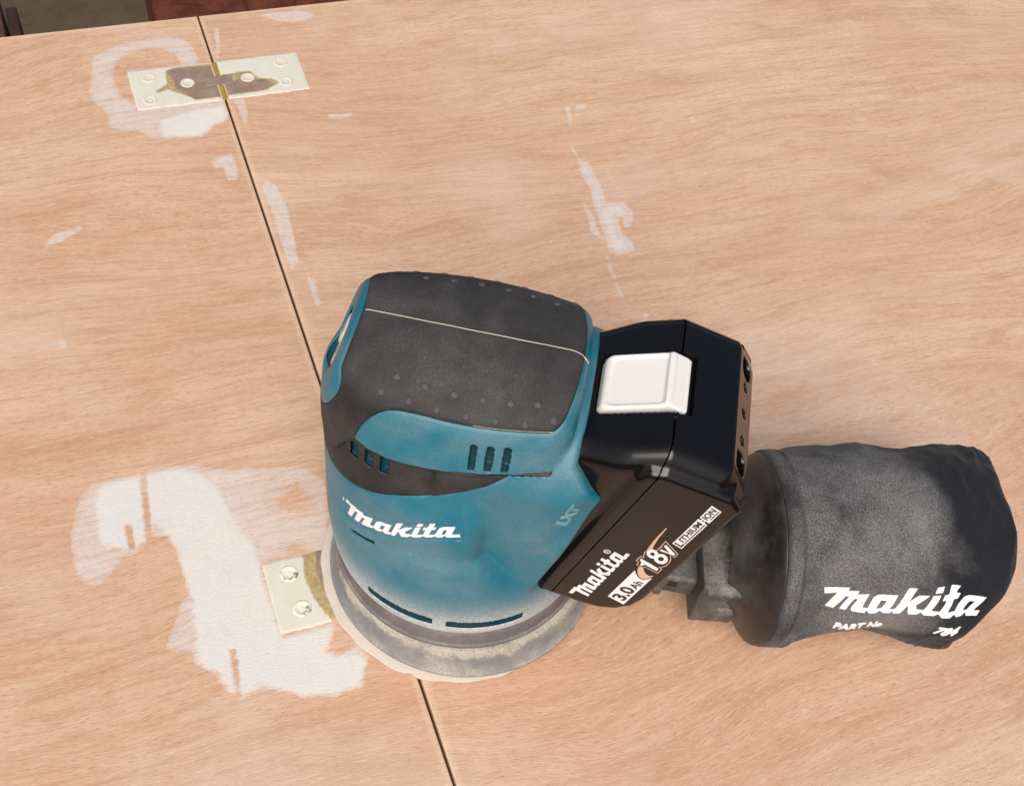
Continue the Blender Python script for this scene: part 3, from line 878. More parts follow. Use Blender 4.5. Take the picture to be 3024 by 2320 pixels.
# ------------------------------------------------------------------ the sander (its own axes: x rearwards, y away, z up)
PSI = R_(-29.1)
sander = tag(empty('orbital_sander', (0, 0, .0007), PSI), 'teal and black cordless palm sander with battery and dust bag standing on the table', 'sander')
LOGO = [[(-.0599,.2213),(.1077,.222),(.101,.1965),(.1879,.194),(.1773,.1644),(.2723,.1638),(.2484,.0435),(.2844,.0437),(.3096,.1455),(.3323,.1626),(.3585,.1681),(.4602,.1636),(.4304,.0391),(.4665,.0407),(.5265,.2234),(.5749,.2217),(.5432,.1113),(.5978,.1673),(.6626,.1654),(.5939,.091),(.6069,.0552),(.6586,.0465),(.6869,.1653),(.7354,.1675),(.7093,.044),(.7672,.0442),(.7858,.1294),(.7561,.1280),(.7642,.1651),(.7990,.1651),(.8159,.2241),(.8668,.2254),(.8538,.1670),(.882,.1664),(.8728,.1276),(.8421,.1262),(.8177,.0431),(.8759,.0455),(.9099,.1478),(.9299,.1652),(.9536,.1702),(1.061,.1665),(1.032,.0455),(1.1093,.0476),(1.118,.0043),(1.0,.0),(.987,.0049),(.9731,.0301),(.9499,.004),(.9048,.0009),(.8779,.0245),(.8561,.0023),(.8026,-.0013),(.7667,.0255),(.7446,.0031),(.6805,-.0015),(.649,.0265),(.6278,.0022),(.5767,-.0013),(.5662,.017),(.5444,.0885),(.5191,.0014),(.466,-.0004),(.4684,.0289),(.441,-.0006),(.4014,-.001),(.3716,.0231),(.3532,.0002),(.3022,-.0002),(.2823,.026),(.2673,.0023),(.1856,-.0016),(.1754,.0166),(.2055,.1164),(.1772,.1168),(.1443,-.0004),(.0935,0),(.1239,.1458),(.0936,.1473),(.0512,-.0008),(0,0),(.0367,.1709),(-.0509,.1748)],
        [(.3966,.1175),(.376,.0441),(.3381,.0421),(.3599,.1192)],
        [(.9906,.1208),(.9726,.0446),(.9397,.0444),(.9532,.1208)],
        [(.7549,.2228),(.7455,.1838),(.6940,.1809),(.7036,.2249)]]

# ---- sanding pad: paper, rubber pad, collar
def torn(a, j):
    return .35 * math.sin(7 * a + 1) * math.sin(3.1 * a) + .25 * math.sin(23 * a) + (-.9 if 4.55 < a < 4.62 else 0)
V, F = lathe([(20, 0), (61.3, 0), (61.4, .9), (60.6, 1.3), (20, 1.3)], 220, (-1.4, -.9, 0), lambda a, j: torn(a, j) if 1 <= j <= 3 else 0)
mesh_np('sanding_paper', V, F, M['paper'], sander, sharp=40)
V, F = lathe([(20, 1.4), (57.5, 1.4), (58.8, 2.2), (61.3, 6.9), (61.2, 7.8), (60.2, 8.9), (58.6, 16.0), (57.6, 21.5), (56.9, 23.2), (40, 23.6)], 160, (2.6, -.4, 0))
mesh_np('backing_pad', V, F, M['pad'], sander, sharp=35)
V, F = lathe([(30, 23.4), (56.4, 23.7), (56.7, 24.6), (56.6, 25.4), (55.6, 26.0), (55.4, 26.6), (55.0, 31.5), (54.2, 33.2), (53.0, 34.3), (52.4, 36.5), (30, 37)], 160, (.6, 0, 0))
mesh_np('pad_collar', V, F, M['pad_neck'], sander, sharp=35)

# ---- housing
ZB_X = [-140.23, -138.01, -134.65, -131.01, -126.32, -121.98, -116.51, -114.78, -110.16, -105.25, -99.08, -91.13, -85.44]
ZB_Z = [80.06, 80.42, 81.13, 82.19, 84.31, 85.57, 87.37, 87.96, 90.2, 92.65, 95.43, 97.89, 99.11]
ZB_T = [0, .05, .12, .19, .267, .35, .466, .519, .6, .7, .83, 1.0, 1.118]
z_groove = lambda x: np.interp(x, [-60, -50, -44, -39, -34, -26, -16, -5, 7, 19, 31, 40], [96, 106, 122, 129.6, 127.8, 127.2, 128.2, 129.6, 130.6, 132, 133.6, 134])
z_recess = lambda x: np.interp(x, [-62, -58, -50.3, -42.8, -33.4, -28, -22.3, -12, .4, 10, 14.7, 24], [101.5, 101.2, 99.5, 101.6, 105.2, 107.4, 110, 113.5, 119.3, 125, 128.6, 136])
z_strip = lambda x: np.interp(x, [-60, -40.6, -39.4, -38.6, -37.4, -35.6, -33.4, -30.8, -27.8, -24.6, -17.8, -7.8, 4.3, 16.2, 25.4, 40], [70, 100, 127, 131.5, 135.2, 138.6, 142.0, 144.8, 146.7, 147.7, 148.5, 148.6, 148.7, 148.9, 149.1, 149.2])
def f_housing(p):
    f0 = f_body(p)
    f = f0
    x, y, z = p[..., 0], p[..., 1], p[..., 2]
    ang = np.degrees(np.arctan2(y, x))
    # shallow panel behind the lettering
    zb = np.interp(ang, ZB_X, ZB_Z)
    pan = np.maximum(np.maximum(zb - 1.6 - z, z - zb - 9.0), np.maximum((-141.5 - ang) * .9, (ang + 83.6) * .9))
    f = f + .6 * smooth(-pan / .3 + .5) * (y < 0)
    # cooling slots through the strip, vents in the recess, slots round the hem, slit under the lettering
    ya = np.abs(y)
    deep = -(f0 + 4.5)
    for xc in (3.6, 9.4, 15.3):
        f = np.maximum(f, -np.maximum(rmax(np.abs(x - xc - (138 - z) * .01) - 1.25, np.abs(z - 138.0 - (xc - 9) * .06) - 5.2, .5), np.maximum(deep, 25 - ya)))
    for xc in (-39.6, -33.6, -27.6):
        f = np.maximum(f, -np.maximum(rmax(np.abs(x - xc) - 1.6, np.abs(z - 119.8 - (xc + 33) * .07) - 3.5, .5), np.maximum(-(f0 + 3.2), 20 - ya)))
    for a0, a1 in ((-124.2, -92.6), (-86.8, -53.0), (56, 88), (94, 126)):
        am, ah = (a0 + a1) / 2, (a1 - a0) / 2
        f = np.maximum(f, -np.maximum(rmax((np.abs(ang - am) - ah) * .95, np.abs(z - 43.3) - 2.5, .8), np.maximum(-(f0 + 5.0), z - 60)))
    zs = np.interp(ang, [-136.4, -123.5], [73.4, 77.6])
    f = np.maximum(f, -np.maximum(np.maximum((np.abs(ang + 130) - 6.6) * .95, np.abs(z - zs) - .85), -(f0 + 3.0)))
    # groove running on from the recess, control opening in the front
    f = np.maximum(f, -np.maximum(np.maximum(np.abs(z - z_groove(x) + .2) - .85, np.abs(x - 14) - 17.6), np.maximum(-(f0 + 2.6), 20 - ya)))
    fp = front_plane(x, z)
    el = (np.sqrt((y / 13.2) ** 2 + ((z - 141.0) / 10.2) ** 2) - 1) * 9
    f = np.maximum(f, -rmax(el, -(fp + 1.3), .5))
    return f
def g_black(P):
    x, y, z = P[:, 0], P[:, 1], P[:, 2]
    top = rmax(z_strip(x) - z, x - (35.4 - .0042 * y ** 2), 4.0)
    top = np.maximum(top, z_recess(x) - z)
    rec = np.maximum(np.maximum(z_recess(x) - z, z - z_groove(x) - .3), x - 19)
    blk = np.minimum(top, rec)
    fp = front_plane(x, z)
    thr = np.interp(z, [120, 131, 148, 153, 156], [-3.4, -3.4, -5.2, -5.2, -4.4])
    ring = rmax(thr - fp, (np.sqrt((y / 30.5) ** 2 + ((z - 137.5) / 19.5) ** 2) - 1) * 18, 2.5)
    blk = np.maximum(blk, -ring)
    return blk
hP, hQ = surface(f_housing, (-66, -62, 30), (60, 62, 162), .75)
hT = tris_of(hQ)
(hP, hF, _), (iV, iF, _) = split(hP, hT, f_body(hP) + .62)
hT = np.array([(q[0], q[i], q[i + 1]) for q in hF for i in range(1, len(q) - 1)])
gb = g_black(hP)
(bV, bF, bG), (kV, kF, kG) = split(hP, hT, gb)
bV = raise_region(f_body, bV, bG, .35, 1.1)
kV = raise_region(f_body, kV, kG, .55, 1.3)
mesh_np('housing', bV, bF, M['blue'], sander, sharp=42)
def pieces(V, F):
    par = np.arange(len(V))
    def find(a):
        while par[a] != a:
            par[a] = par[par[a]]
            a = par[a]
        return a
    for f_ in F:
        a = find(f_[0])
        for b in f_[1:]: par[find(b)] = a
    grp = {}
    for f_ in F: grp.setdefault(find(f_[0]), []).append(f_)
    for fs in grp.values():
        used = sorted({i for f_ in fs for i in f_})
        mp = {a: i for i, a in enumerate(used)}
        yield V[used], [tuple(mp[i] for i in f_) for f_ in fs]
for v_, f_ in pieces(iV, iF):
    c_ = v_.mean(0)
    groove = c_[0] > 8 and 126 < c_[2] < 135.5 and np.ptp(v_[:, 0]) > 8
    if len(f_) > 12: mesh_np('groove' if groove else 'shaded_vent_wall', v_, f_, M['groove'] if groove else M['vent_shade'], sander, sharp=42)
grip = mesh_np('rubber_grip', kV, kF, M['rubber'], sander, sharp=42)
def on_surface(f, P, D, n=30):
    """move points P along directions D until they lie on f = 0"""
    P, D = np.asarray(P, float), np.asarray(D, float)
    for _ in range(n):
        P = P - D * (f(P) * .8)[:, None]
    return P
# rubber pimples
DOTS = [(-31, 29.1, 150.9), (-21, 31.0, 151.1), (-11, 32.2, 151.1), (-.8, 32.4, 151.0), (9.3, 31.9, 150.8), (19.4, 30.9, 150.6), (28.5, 27.3, 151.4),
        (-26.5, 23.9, 154.2), (-16.4, 25.5, 154.1), (-6.2, 26.4, 153.9), (3.7, 26.2, 153.9), (13.1, 25.5, 153.9), (22.3, 23.8, 153.9)]
dprof = [(1.45, -.25), (1.35, .55), (1.1, .74), (.6, .84), (0, .87)]
dV, dF = lathe(dprof, 16)
dme = bpy.data.meshes.new('grip_dot')
dme.from_pydata((np.array(dV) * MM).tolist(), [], dF)
dme.shade_smooth()
dme.materials.append(M['dot'])
for sgn in (1, -1):
    P = np.array([(x, y * sgn, z) for x, y, z in DOTS])
    P = on_surface(f_body, P, grad(f_body, P))
    G = grad(f_body, P)
    for p_, g_ in zip(P, G):
        o = bpy.data.objects.new('grip_dot', dme)
        COL.objects.link(o)
        o.parent = grip
        o.rotation_euler = Vector(g_).to_track_quat('Z', 'Y').to_euler()
        o.location = Vector(p_) * MM
# dust packed into the joint between the two halves of the grip
def ribbon(name, P, N, side, w, lift, mat, parent):
    V, F = [], []
    for p_, n_ in zip(P, N):
        for s_, u_ in ((-w, -.3), (-w * .6, lift), (w * .6, lift), (w, -.3)):
            V.append(p_ + side * s_ + n_ * u_)
    for i in range(len(P) - 1):
        for k in range(3): F.append((i * 4 + k, i * 4 + k + 1, i * 4 + 5 + k, i * 4 + 4 + k))
    return mesh_np(name, np.array(V), F, mat, parent)
xs = np.concatenate([np.linspace(-42.9, 28, 50), np.linspace(28.5, 36.0, 16)])
P = np.stack([xs, .05 * np.sin(xs * .35), np.where(xs > 28, 158 - (xs - 28) ** 2 * .12, 158)], 1)
P = on_surface(f_body, P, np.tile([0.25, 0, 1.], (len(P), 1)))
N = grad(f_body, P)
wv = .34 + .10 * np.sin(xs * 1.7)
ribbon('joint_line', P, N, np.array([0, 1., 0]), .30, .60, M['dust_line'], sander)

xs = np.linspace(2, 29, 60)
P = np.stack([xs, np.full_like(xs, -36.), z_strip(xs) + .35], 1)
P = on_surface(f_body, P, np.tile([0, -1., 0.], (len(P), 1)))
N = grad(f_body, P)
ribbon('joint_line', P, N, np.array([0, .35, .9]), .12, .28, M['dust_line'], sander)
# ---- control panel in the front opening
fpn = np.array([-.9409, 0, .3387])
def fp_pt(y, t, h):                       # t: up along the slanted front, h: outwards
    o = np.array([-48.5 - .36 * (152 - 141.), 0, 141.])
    return o + np.array([.3387, 0, .9409]) * t + np.array([0, 1., 0]) * y + fpn * h
def oval(name, y0, t0, ry, rt, h0, h1, mat, parent, n=40, dome=.35):
    V, F = [], []
    for k, (s_, h_) in enumerate(((1, h0), (1, h1), (.86, h1 + dome), (.45, h1 + dome * 1.15))):
        for i in range(n):
            a = 2 * math.pi * i / n
            V.append(fp_pt(y0 + ry * s_ * math.cos(a), t0 + rt * s_ * math.sin(a), h_))
    for k in range(3):
        for i in range(n): F.append((k * n + i, k * n + (i + 1) % n, (k + 1) * n + (i + 1) % n, (k + 1) * n + i))
    F.append(tuple(range(3 * n, 4 * n)))
    return mesh_np(name, np.array(V), F, mat, parent, sharp=40)
M['panel'] = dusty('taupe_panel', (.20, .155, .125), .6, .3, .1, dust=(.42, .35, .28), speck=1800, patch=90)
panel = oval('control_panel', 0, 0, 13.0, 10.4, -1.9, -1.15, M['panel'], sander, dome=.05)
for (y0, dig) in ((-6.0, '1'), (5.6, '2')):
    b_ = oval('speed_button', y0, -.4, 4.6, 7.6, -1.3, -.5, M['white_btn'], panel)
    bm = fit_text(glyph_bm(text=dig, bold=.02), -1.0, -2.2, 2.0 if dig == '2' else 1.3, 4.2)
    map_bm(bm, lambda a, b, c: fp_pt(y0 - a, b - .4, -.02 + c * .3))
    mesh_bm('button_digit', bm, M['print_black'], panel, smooth=False)

# ---- lettering on the housing
def body_map(X, Y, h, f=f_housing, H=None):
    th = np.radians(np.interp(X, ZB_T, ZB_X) if X >= 0 else ZB_X[0] + X * 50)
    zb = np.interp(X, ZB_T, ZB_Z)
    hh = np.interp(X, [0, .1, .5, .8, 1.1], [37, 39, 38.5, 34, 33])
    z = zb + Y * hh
    dvec = np.array([math.cos(th), math.sin(th), 0])
    r = 48.
    for _ in range(14):
        r -= float(f(np.array([dvec * r + [0, 0, z]]))[0]) * .85
    return dvec * (r + h) + [0, 0, z]
bm = slice_bm(glyph_bm(polys=LOGO, thick=.02), .035)
map_bm(bm, lambda a, b, c: body_map(a, b, .45 if c > 0 else -.5))
mesh_bm('maker_lettering', bm, M['white_print'], sander, smooth=False)
def side_text(name, text, o, ux, uy, w, h, lift, mat, bold=0., shear=0, parent=None):
    bm = slice_bm(fit_text(glyph_bm(text=text, bold=bold, thick=.02, shear=shear), 0, 0, w, h), 2.5)
    ux, uy = np.array(ux) / np.linalg.norm(ux), np.array(uy) / np.linalg.norm(uy)
    def fn(a, b, c):
        xz = np.array(o) + ux * a + uy * b
        P = np.array([[xz[0], -46., xz[1]]])
        for _ in range(25): P[0, 1] += float(f_body(P)[0]) * .85
        return (P[0, 0], P[0, 1] - (lift if c > 0 else -.4), P[0, 2])
    map_bm(bm, fn)
    return mesh_bm(name, bm, mat, parent or sander, smooth=False)
side_text('raised_lettering', 'LXT', (41.2, 109.6), (4.1, 12.5), (-4.0, 2.6), 13.2, 4.9, .8, M['letter_blue'], bold=.05)
side_text('raised_lettering', '>PA6GF30<', (32.0, 84.0), (6.1, 22.4), (-1.9, 1.5), 22.8, 2.5, .32, M['dust_line'])

# ---- battery pack
battery = empty('battery_pack', (0, 0, 0))
battery.parent = sander
HOLES = [(22.4, 4.6), (13.6, 1.9), (1.2, 1.9), (-11.4, 1.9), (-21.6, 4.6)]
def f_bat_holes(p):
    f = f_bat(p)
    u, v = to_uv(p[..., 0], p[..., 2])
    bu, bv = 161.9, 55.7                     # middle of the bevel
    t = (u - bu) * -.675 + (v - bv) * .738    # down along the bevel... across
    nrm = (u - bu) * .738 + (v - bv) * .675
    for y0, r in HOLES:
        f = np.maximum(f, -np.maximum(np.hypot(p[..., 1] - y0, t) - r, -nrm - 6.0))
    # raised stripe lines along the end
    return f
P, Q = surface(f_bat_holes, (5, -40, 40), (112, 40, 166), .8)
T = tris_of(Q)
v_ = to_uv(P[:, 0], P[:, 2])[1]
low, _ = split(P, T, v_ - 27.3)
_, upp = split(P, T, v_ - 26.75)
mesh_np('lower_case', low[0], low[1], M['gloss_black'], battery, sharp=40)
mesh_np('upper_case', upp[0], upp[1], M['gloss_black'], battery, sharp=40)
# dark web inside the parting gap
bm = bmesh.new()
vs = [bm.verts.new((*(lambda q: (q[0], yy, q[1]))(from_uv(u, v)),)) for yy in (-33.0, 33.0) for u, v in ((64.5, 25), (161.5, 25), (161.5, 29), (64.5, 29))]
for q in ((0, 1, 2, 3), (7, 6, 5, 4), (0, 4, 5, 1), (1, 5, 6, 2), (2, 6, 7, 3), (3, 7, 4, 0)): bm.faces.new([vs[i] for i in q])
mesh_bm('inner_web', bm, M['hole'], battery, smooth=False)
# release button: dished plate on the slope, folding over the ridge into a lower lip
def f_btn(p):
    u, v = to_uv(p[..., 0], p[..., 2])
    ya = np.abs(p[..., 1] - .6)
    n_ = (u - 147.6) * .8116 - (v + .5) * .5843          # height above the slope
    plate = rmax(rmax(n_ - .30, -3.6 - n_, .8), rmax(np.maximum(4.6 - v, v - 25.3), ya - 12.9, 2.6), .9)
    dish = rmax(rmax(6.0 - v, v - 24.1, 2.5), ya - 11.5, 2.8)
    plate = np.maximum(plate, -rmax(dish, -(n_ + .55 - .012 * ((v - 15) ** 2 / 8 + ya ** 2 / 12)), .8))
    lip = rmax(rmax(u - 166.0 + .08 * (v - 26), 160.2 - u, .8), rmax(np.maximum(23 - v, v - 31.9), ya - 12.7, 1.6), .7)
    notch = rmax(np.abs(v - 30.6) - .4, 165.2 - u, .2)
    lip = np.maximum(lip, -notch)
    return rmin(plate, lip, .6)
P, Q = surface(f_btn, (38, -16, 130), (82, 17, 162), .5)
mesh_np('release_button', P, Q, M['white_btn'], battery, sharp=38)
# printed label on the side: flat artwork a hair above the panel
PY = -37.6
def lab(name, mat, lift, polys=None, text=None, box=None, bold=0., spacing=1.0, shear=0, flip=True):
    if text is not None:
        bm = glyph_bm(text=text, bold=bold, thick=.01, spacing=spacing, shear=shear)
        fit_text(bm, box[0], -box[3], box[1] - box[0], box[3] - box[2])
        for v in bm.verts: v.co.y = v.co.y       # y is -v here
    else:
        bm = glyph_bm(polys=[[(u, -v) for u, v in pl] for pl in polys], thick=.01, bold=bold)
    def fn(a, b, c):
        x, z = from_uv(a, -b)
        return (x, PY - lift - (.02 if c > 0 else 0), z)
    map_bm(bm, fn)
    return mesh_bm(name, bm, mat, battery, smooth=False)
lab('maker_lettering', M['print_battery'], .03, polys=[[(70.38 + x * 34.79, 40.9 - y * 34.79) for x, y in pl] for pl in LOGO])
circ = lambda cu, cv, ru, rv, n=36: [(cu + ru * math.cos(2 * math.pi * i / n), cv + rv * math.sin(2 * math.pi * i / n)) for i in range(n)]
lab('registered_mark', M['print_battery'], .03, polys=[circ(105.7, 32.7, 1.35, 1.35), circ(105.7, 32.7, 1.0, 1.0)])
lab('registered_mark', M['print_battery'], .03, text='R', box=(105.15, 106.3, 32.0, 33.4))
lab('capacity_label', M['print_battery'], .03, polys=[[(75.65, 47.43), (100.06, 47.43), (98.2, 48.78), (96.24, 50.69), (95.58, 52.41), (95.98, 53.59), (97.21, 54.57), (98.84, 55.57), (73.6, 55.58)]])
lab('capacity_figures', M['print_black'], .07, text='3.0', box=(76.1, 87.0, 48.6, 54.7), bold=.035)
lab('capacity_figures', M['print_black'], .07, text='Ah', box=(87.5, 93.6, 50.7, 54.6), bold=.03)
lab('swoosh', M['print_tan'], .02, polys=[[(132.95, 43.45), (132.67, 43.93), (125.79, 44.34), (120.36, 45.22), (117.39, 45.98), (115.9, 46.6), (114.2, 45.6), (115.69, 44.57), (119.12, 44.11), (124.21, 43.64)]])
lab('swoosh', M['print_tan'], .02, polys=[[(102.9, 47.42), (104.2, 48.4), (103.54, 49.25), (101.56, 50.72), (100.2, 52.1), (99.61, 53.56), (100.67, 55.3), (98.58, 54.78), (96.89, 53.81), (96.24, 52.3), (96.84, 50.84), (98.59, 49.31), (100.65, 48.22)]])
G18 = [(106.76, 44.33), (110.57, 44.53), (110.3, 45.83), (112.09, 44.86), (114.2, 44.47), (116.48, 44.84), (117.69, 46.2), (117.47, 47.52), (120.68, 47.48), (120.71, 48.02), (121.2, 47.5), (125.38, 47.35), (120.22, 55.47), (117.11, 55.6), (117.43, 53.68), (115.56, 55.0), (112.76, 55.81), (110.05, 55.81), (108.3, 54.98), (107.8, 54.2), (107.33, 55.6), (103.08, 55.64), (104.48, 49.56), (103.48, 49.28), (104.11, 45.9), (106.12, 45.78)]
def shrink(pl, d):
    out, n = [], len(pl)
    P = np.array(pl)
    ar = .5 * np.sum(P[:, 0] * np.roll(P[:, 1], -1) - np.roll(P[:, 0], -1) * P[:, 1])
    s_ = 1 if ar > 0 else -1
    for i in range(n):
        a, b, c = P[i - 1], P[i], P[(i + 1) % n]
        e1, e2 = (b - a) / np.linalg.norm(b - a), (c - b) / np.linalg.norm(c - b)
        n1, n2 = np.array([-e1[1], e1[0]]) * s_, np.array([-e2[1], e2[0]]) * s_
        k = n1 + n2
        k /= max(.5, (1 + n1 @ n2))
        out.append(tuple(b + k * d))
    return out
lab('voltage_outline', M['print_tan'], .04, polys=[G18])
lab('voltage_ground', M['print_black'], .07, polys=[shrink(G18, .38)])
lab('voltage_figures', M['print_battery'], .11, polys=[[(108.03, 45.42), (109.19, 45.57), (106.79, 54.25), (104.78, 54.4), (106.28, 48.52), (104.64, 48.0), (104.85, 47.22), (106.74, 46.93)],
    [(118.33, 48.5), (119.48, 48.55), (118.99, 52.38), (121.86, 48.5), (123.21, 48.66), (119.58, 54.48), (118.39, 54.69)]])
def slant(pl, k=-.30, c=50.0): return [(u + (v - c) * k, v) for u, v in pl]
lab('voltage_figures', M['print_battery'], .11, polys=[slant(circ(113.85, 47.55, 2.75, 2.45)), slant(circ(113.85, 47.55, 1.1, .95))])
lab('voltage_figures', M['print_battery'], .125, polys=[slant(circ(113.95, 51.7, 3.25, 2.85)), slant(circ(113.95, 51.7, 1.45, 1.2))])
LI = [(125.25, 50.1), (124.01, 54.8), (126.85, 54.65), (143.06, 54.7), (143.95, 52.9), (145.0, 52.9), (144.32, 54.7), (153.1, 54.65), (154.38, 49.95), (152.66, 50.0), (145.73, 50.1), (145.35, 51.3), (144.45, 51.3), (144.69, 50.1), (128.45, 50.2), (127.21, 50.2)]
lab('chemistry_label', M['print_battery'], .03, polys=[LI])
lab('chemistry_lettering', M['print_black'], .07, polys=[[(125.79, 50.6), (126.6, 50.6), (125.98, 53.45), (127.6, 53.5), (127.4, 54.25), (124.84, 54.27)]])
lab('chemistry_lettering', M['print_black'], .07, text='ITHIUM', box=(128.1, 143.3, 50.65, 53.25), bold=.035, shear=.2)
lab('chemistry_lettering', M['print_black'], .07, text='-', box=(144.0, 145.1, 51.85, 52.4), bold=.02)
lab('chemistry_lettering', M['print_black'], .07, text='ION', box=(145.6, 153.2, 50.5, 53.25), bold=.035, shear=.2)
lab('chemistry_lettering', M['print_black'], .07, polys=[[(127.9, 53.7), (142.9, 53.7), (142.75, 54.2), (127.75, 54.2)]])
lab('chemistry_lettering', M['print_black'], .07, polys=[[(146.7, 53.68), (152.75, 53.68), (152.6, 54.15), (146.55, 54.15)]])

# ---- dust outlet and bag
mesh_bm('dust_outlet', bbox_bm((60, -9.5, 25.5), (107, 18.5, 38.5), 2.2, 3), M['nozzle'], sander)
mesh_bm('outlet_collar', bbox_bm((89, -11.2, 24.6), (92.6, 20, 39.6), .8, 2), M['nozzle'], sander)
mesh_bm('outlet_hole_shade', bbox_bm((94, -9.66, 31.5), (98.4, -9.4, 36.0), .05, 1), M['hole'], sander, smooth=False)  # flat black plate on the face; the shade in the opening is its colour
BYAW = R_(12.5)
def f_conn(p):
    c, s_ = math.cos(R_(8)), math.sin(R_(8))
    x = (p[..., 0] - 105) * c + (p[..., 1] - 4.5) * s_
    y = -(p[..., 0] - 106) * s_ + (p[..., 1] - 4.5) * c
    z = p[..., 2]
    lo = rmax(rmax(np.abs(x - 9.4) - 9.7, np.abs(y) - 21.6, 1.2), rmax(z - 48.0, 16.6 - z, 2.0), 1.0)
    rib = rmax(np.abs(x - 9.0) - 7.6, np.hypot((np.abs(y) - 20.4) * .8, z - 44.8) - 2.7, .8)
    f = rmin(rmax(lo, np.where(z < 42, np.abs(y) - 20.6, -9), .3), rib, 1.0)
    win = np.maximum(np.maximum(np.abs(x - 14.8) - 4.3, np.abs(z - 31.4) - 4.0), -(lo + 2.2))
    return np.maximum(f, -win)
P, Q = surface(f_conn, (100, -26, 12), (132, 36, 56), .7)
mesh_np('bag_connector', P, Q, M['nozzle'], sander, sharp=38)
#BAG-BEGIN
BAX = np.array([math.cos(BYAW), math.sin(BYAW), 0])
BNR = np.array([-math.sin(BYAW), math.cos(BYAW), 0])
BA0 = np.array([128.3, 10.5, 43.2])
def bag_pt(s, ph, dr=0., L=114.):
    """point on the bag: s along its axis, ph round it in degrees (0 = far side, 90 = top, 180 = camera side)"""
    ph = np.asarray(ph, float)
    s = np.asarray(s, float)
    a = np.radians(ph)
    G = lambda p0, sp: np.exp(-(((ph - p0 + 180) % 360 - 180) / sp) ** 2)
    Gs = lambda s0, ss: np.exp(-((s - s0) / ss) ** 2)
    r = 42.5 + 4.2 * smooth(s / 30) * G(35, 62)
    r = r + .8 * np.sin(s * .16 + 1.0) * G(40, 40)
    r = r - 10.5 * G(208, 26) * Gs(50, 22)
    r = r - 3.0 * G(170, 25) * Gs(22, 10)
    r = r + .2 * G(214, 20) * Gs(86, 9)
    r = r + 1.6 * G(150, 30) * Gs(100, 16) - 3.8 * G(140 + (s - 80) * .9, 9) * Gs(80, 14) + 2.2 * G(158 + (s - 80) * .9, 9) * Gs(84, 14)
    r = r - 2.4 * G(112, 12) * Gs(92, 12) - 1.6 * G(60, 10) * Gs(104, 10)
    r = r - 1.8 * np.exp(-((ph - 150 - (s - 40) * -.7) / 8) ** 2) * Gs(28, 16)
    Lp = L - 4.5 - 15 * G(186, 34) - 3 * G(120, 60) + 1.5 * G(20, 40) - 3.5 * G(76, 22)
    k = np.clip((s - (L - 14)) / 14, 0, 1)
    r = r * (1 - k ** 3.2) ** (1 / 2.8) + dr
    se = s + (Lp - L) * smooth((s - 40) / 70)
    P = BA0 + se[..., None] * BAX + (r * np.cos(a))[..., None] * BNR + (r * np.sin(a))[..., None] * np.array([0, 0, 1.])
    zc = P[..., 2]
    P[..., 2] = .9 + .5 * ((zc - .9) + np.sqrt((zc - .9) ** 2 + 4.0)) - .4 * (zc < 3)
    return P
#BAG-END
def tube_mesh(ss, nph, fn):
    ph = np.arange(nph) * 360. / nph
    SS, PH = np.meshgrid(ss, ph, indexing='ij')
    P = fn(SS, PH)
    ns = len(ss)
    i, j = np.meshgrid(np.arange(ns - 1), np.arange(nph), indexing='ij')
    a = (i * nph + j).ravel()
    b = (i * nph + (j + 1) % nph).ravel()
    return P.reshape(-1, 3), np.stack([a, b, b + nph, a + nph], 1).tolist(), SS.ravel(), PH.ravel()
bag = empty('dust_bag', (0, 0, 0))
bag.parent = sander
# plastic rim: funnel from the connector out to the collar
def rim_fn(S, PH):
    t = np.interp(S, [0, 2, 6, 10, 13, 15.4, 16.2, 16.3], [20.5, 22.5, 25.5, 31, 38.2, 42.2, 42.6, 41])
    a = np.radians(PH)
    P = BA0 + (S - 15.8)[..., None] * BAX + (t * np.cos(a))[..., None] * BNR + (t * np.sin(a))[..., None] * np.array([0, 0, 1.])
    P[..., 2] = np.maximum(P[..., 2], .5)
    return P
P, F, _, _ = tube_mesh(np.array([0, 1, 2, 4, 6, 8, 10, 11.5, 13, 14.2, 15.4, 16.0, 16.2, 16.3]), 120, rim_fn)
mesh_np('bag_rim', P, F, M['bag_plastic'], bag, sharp=45)
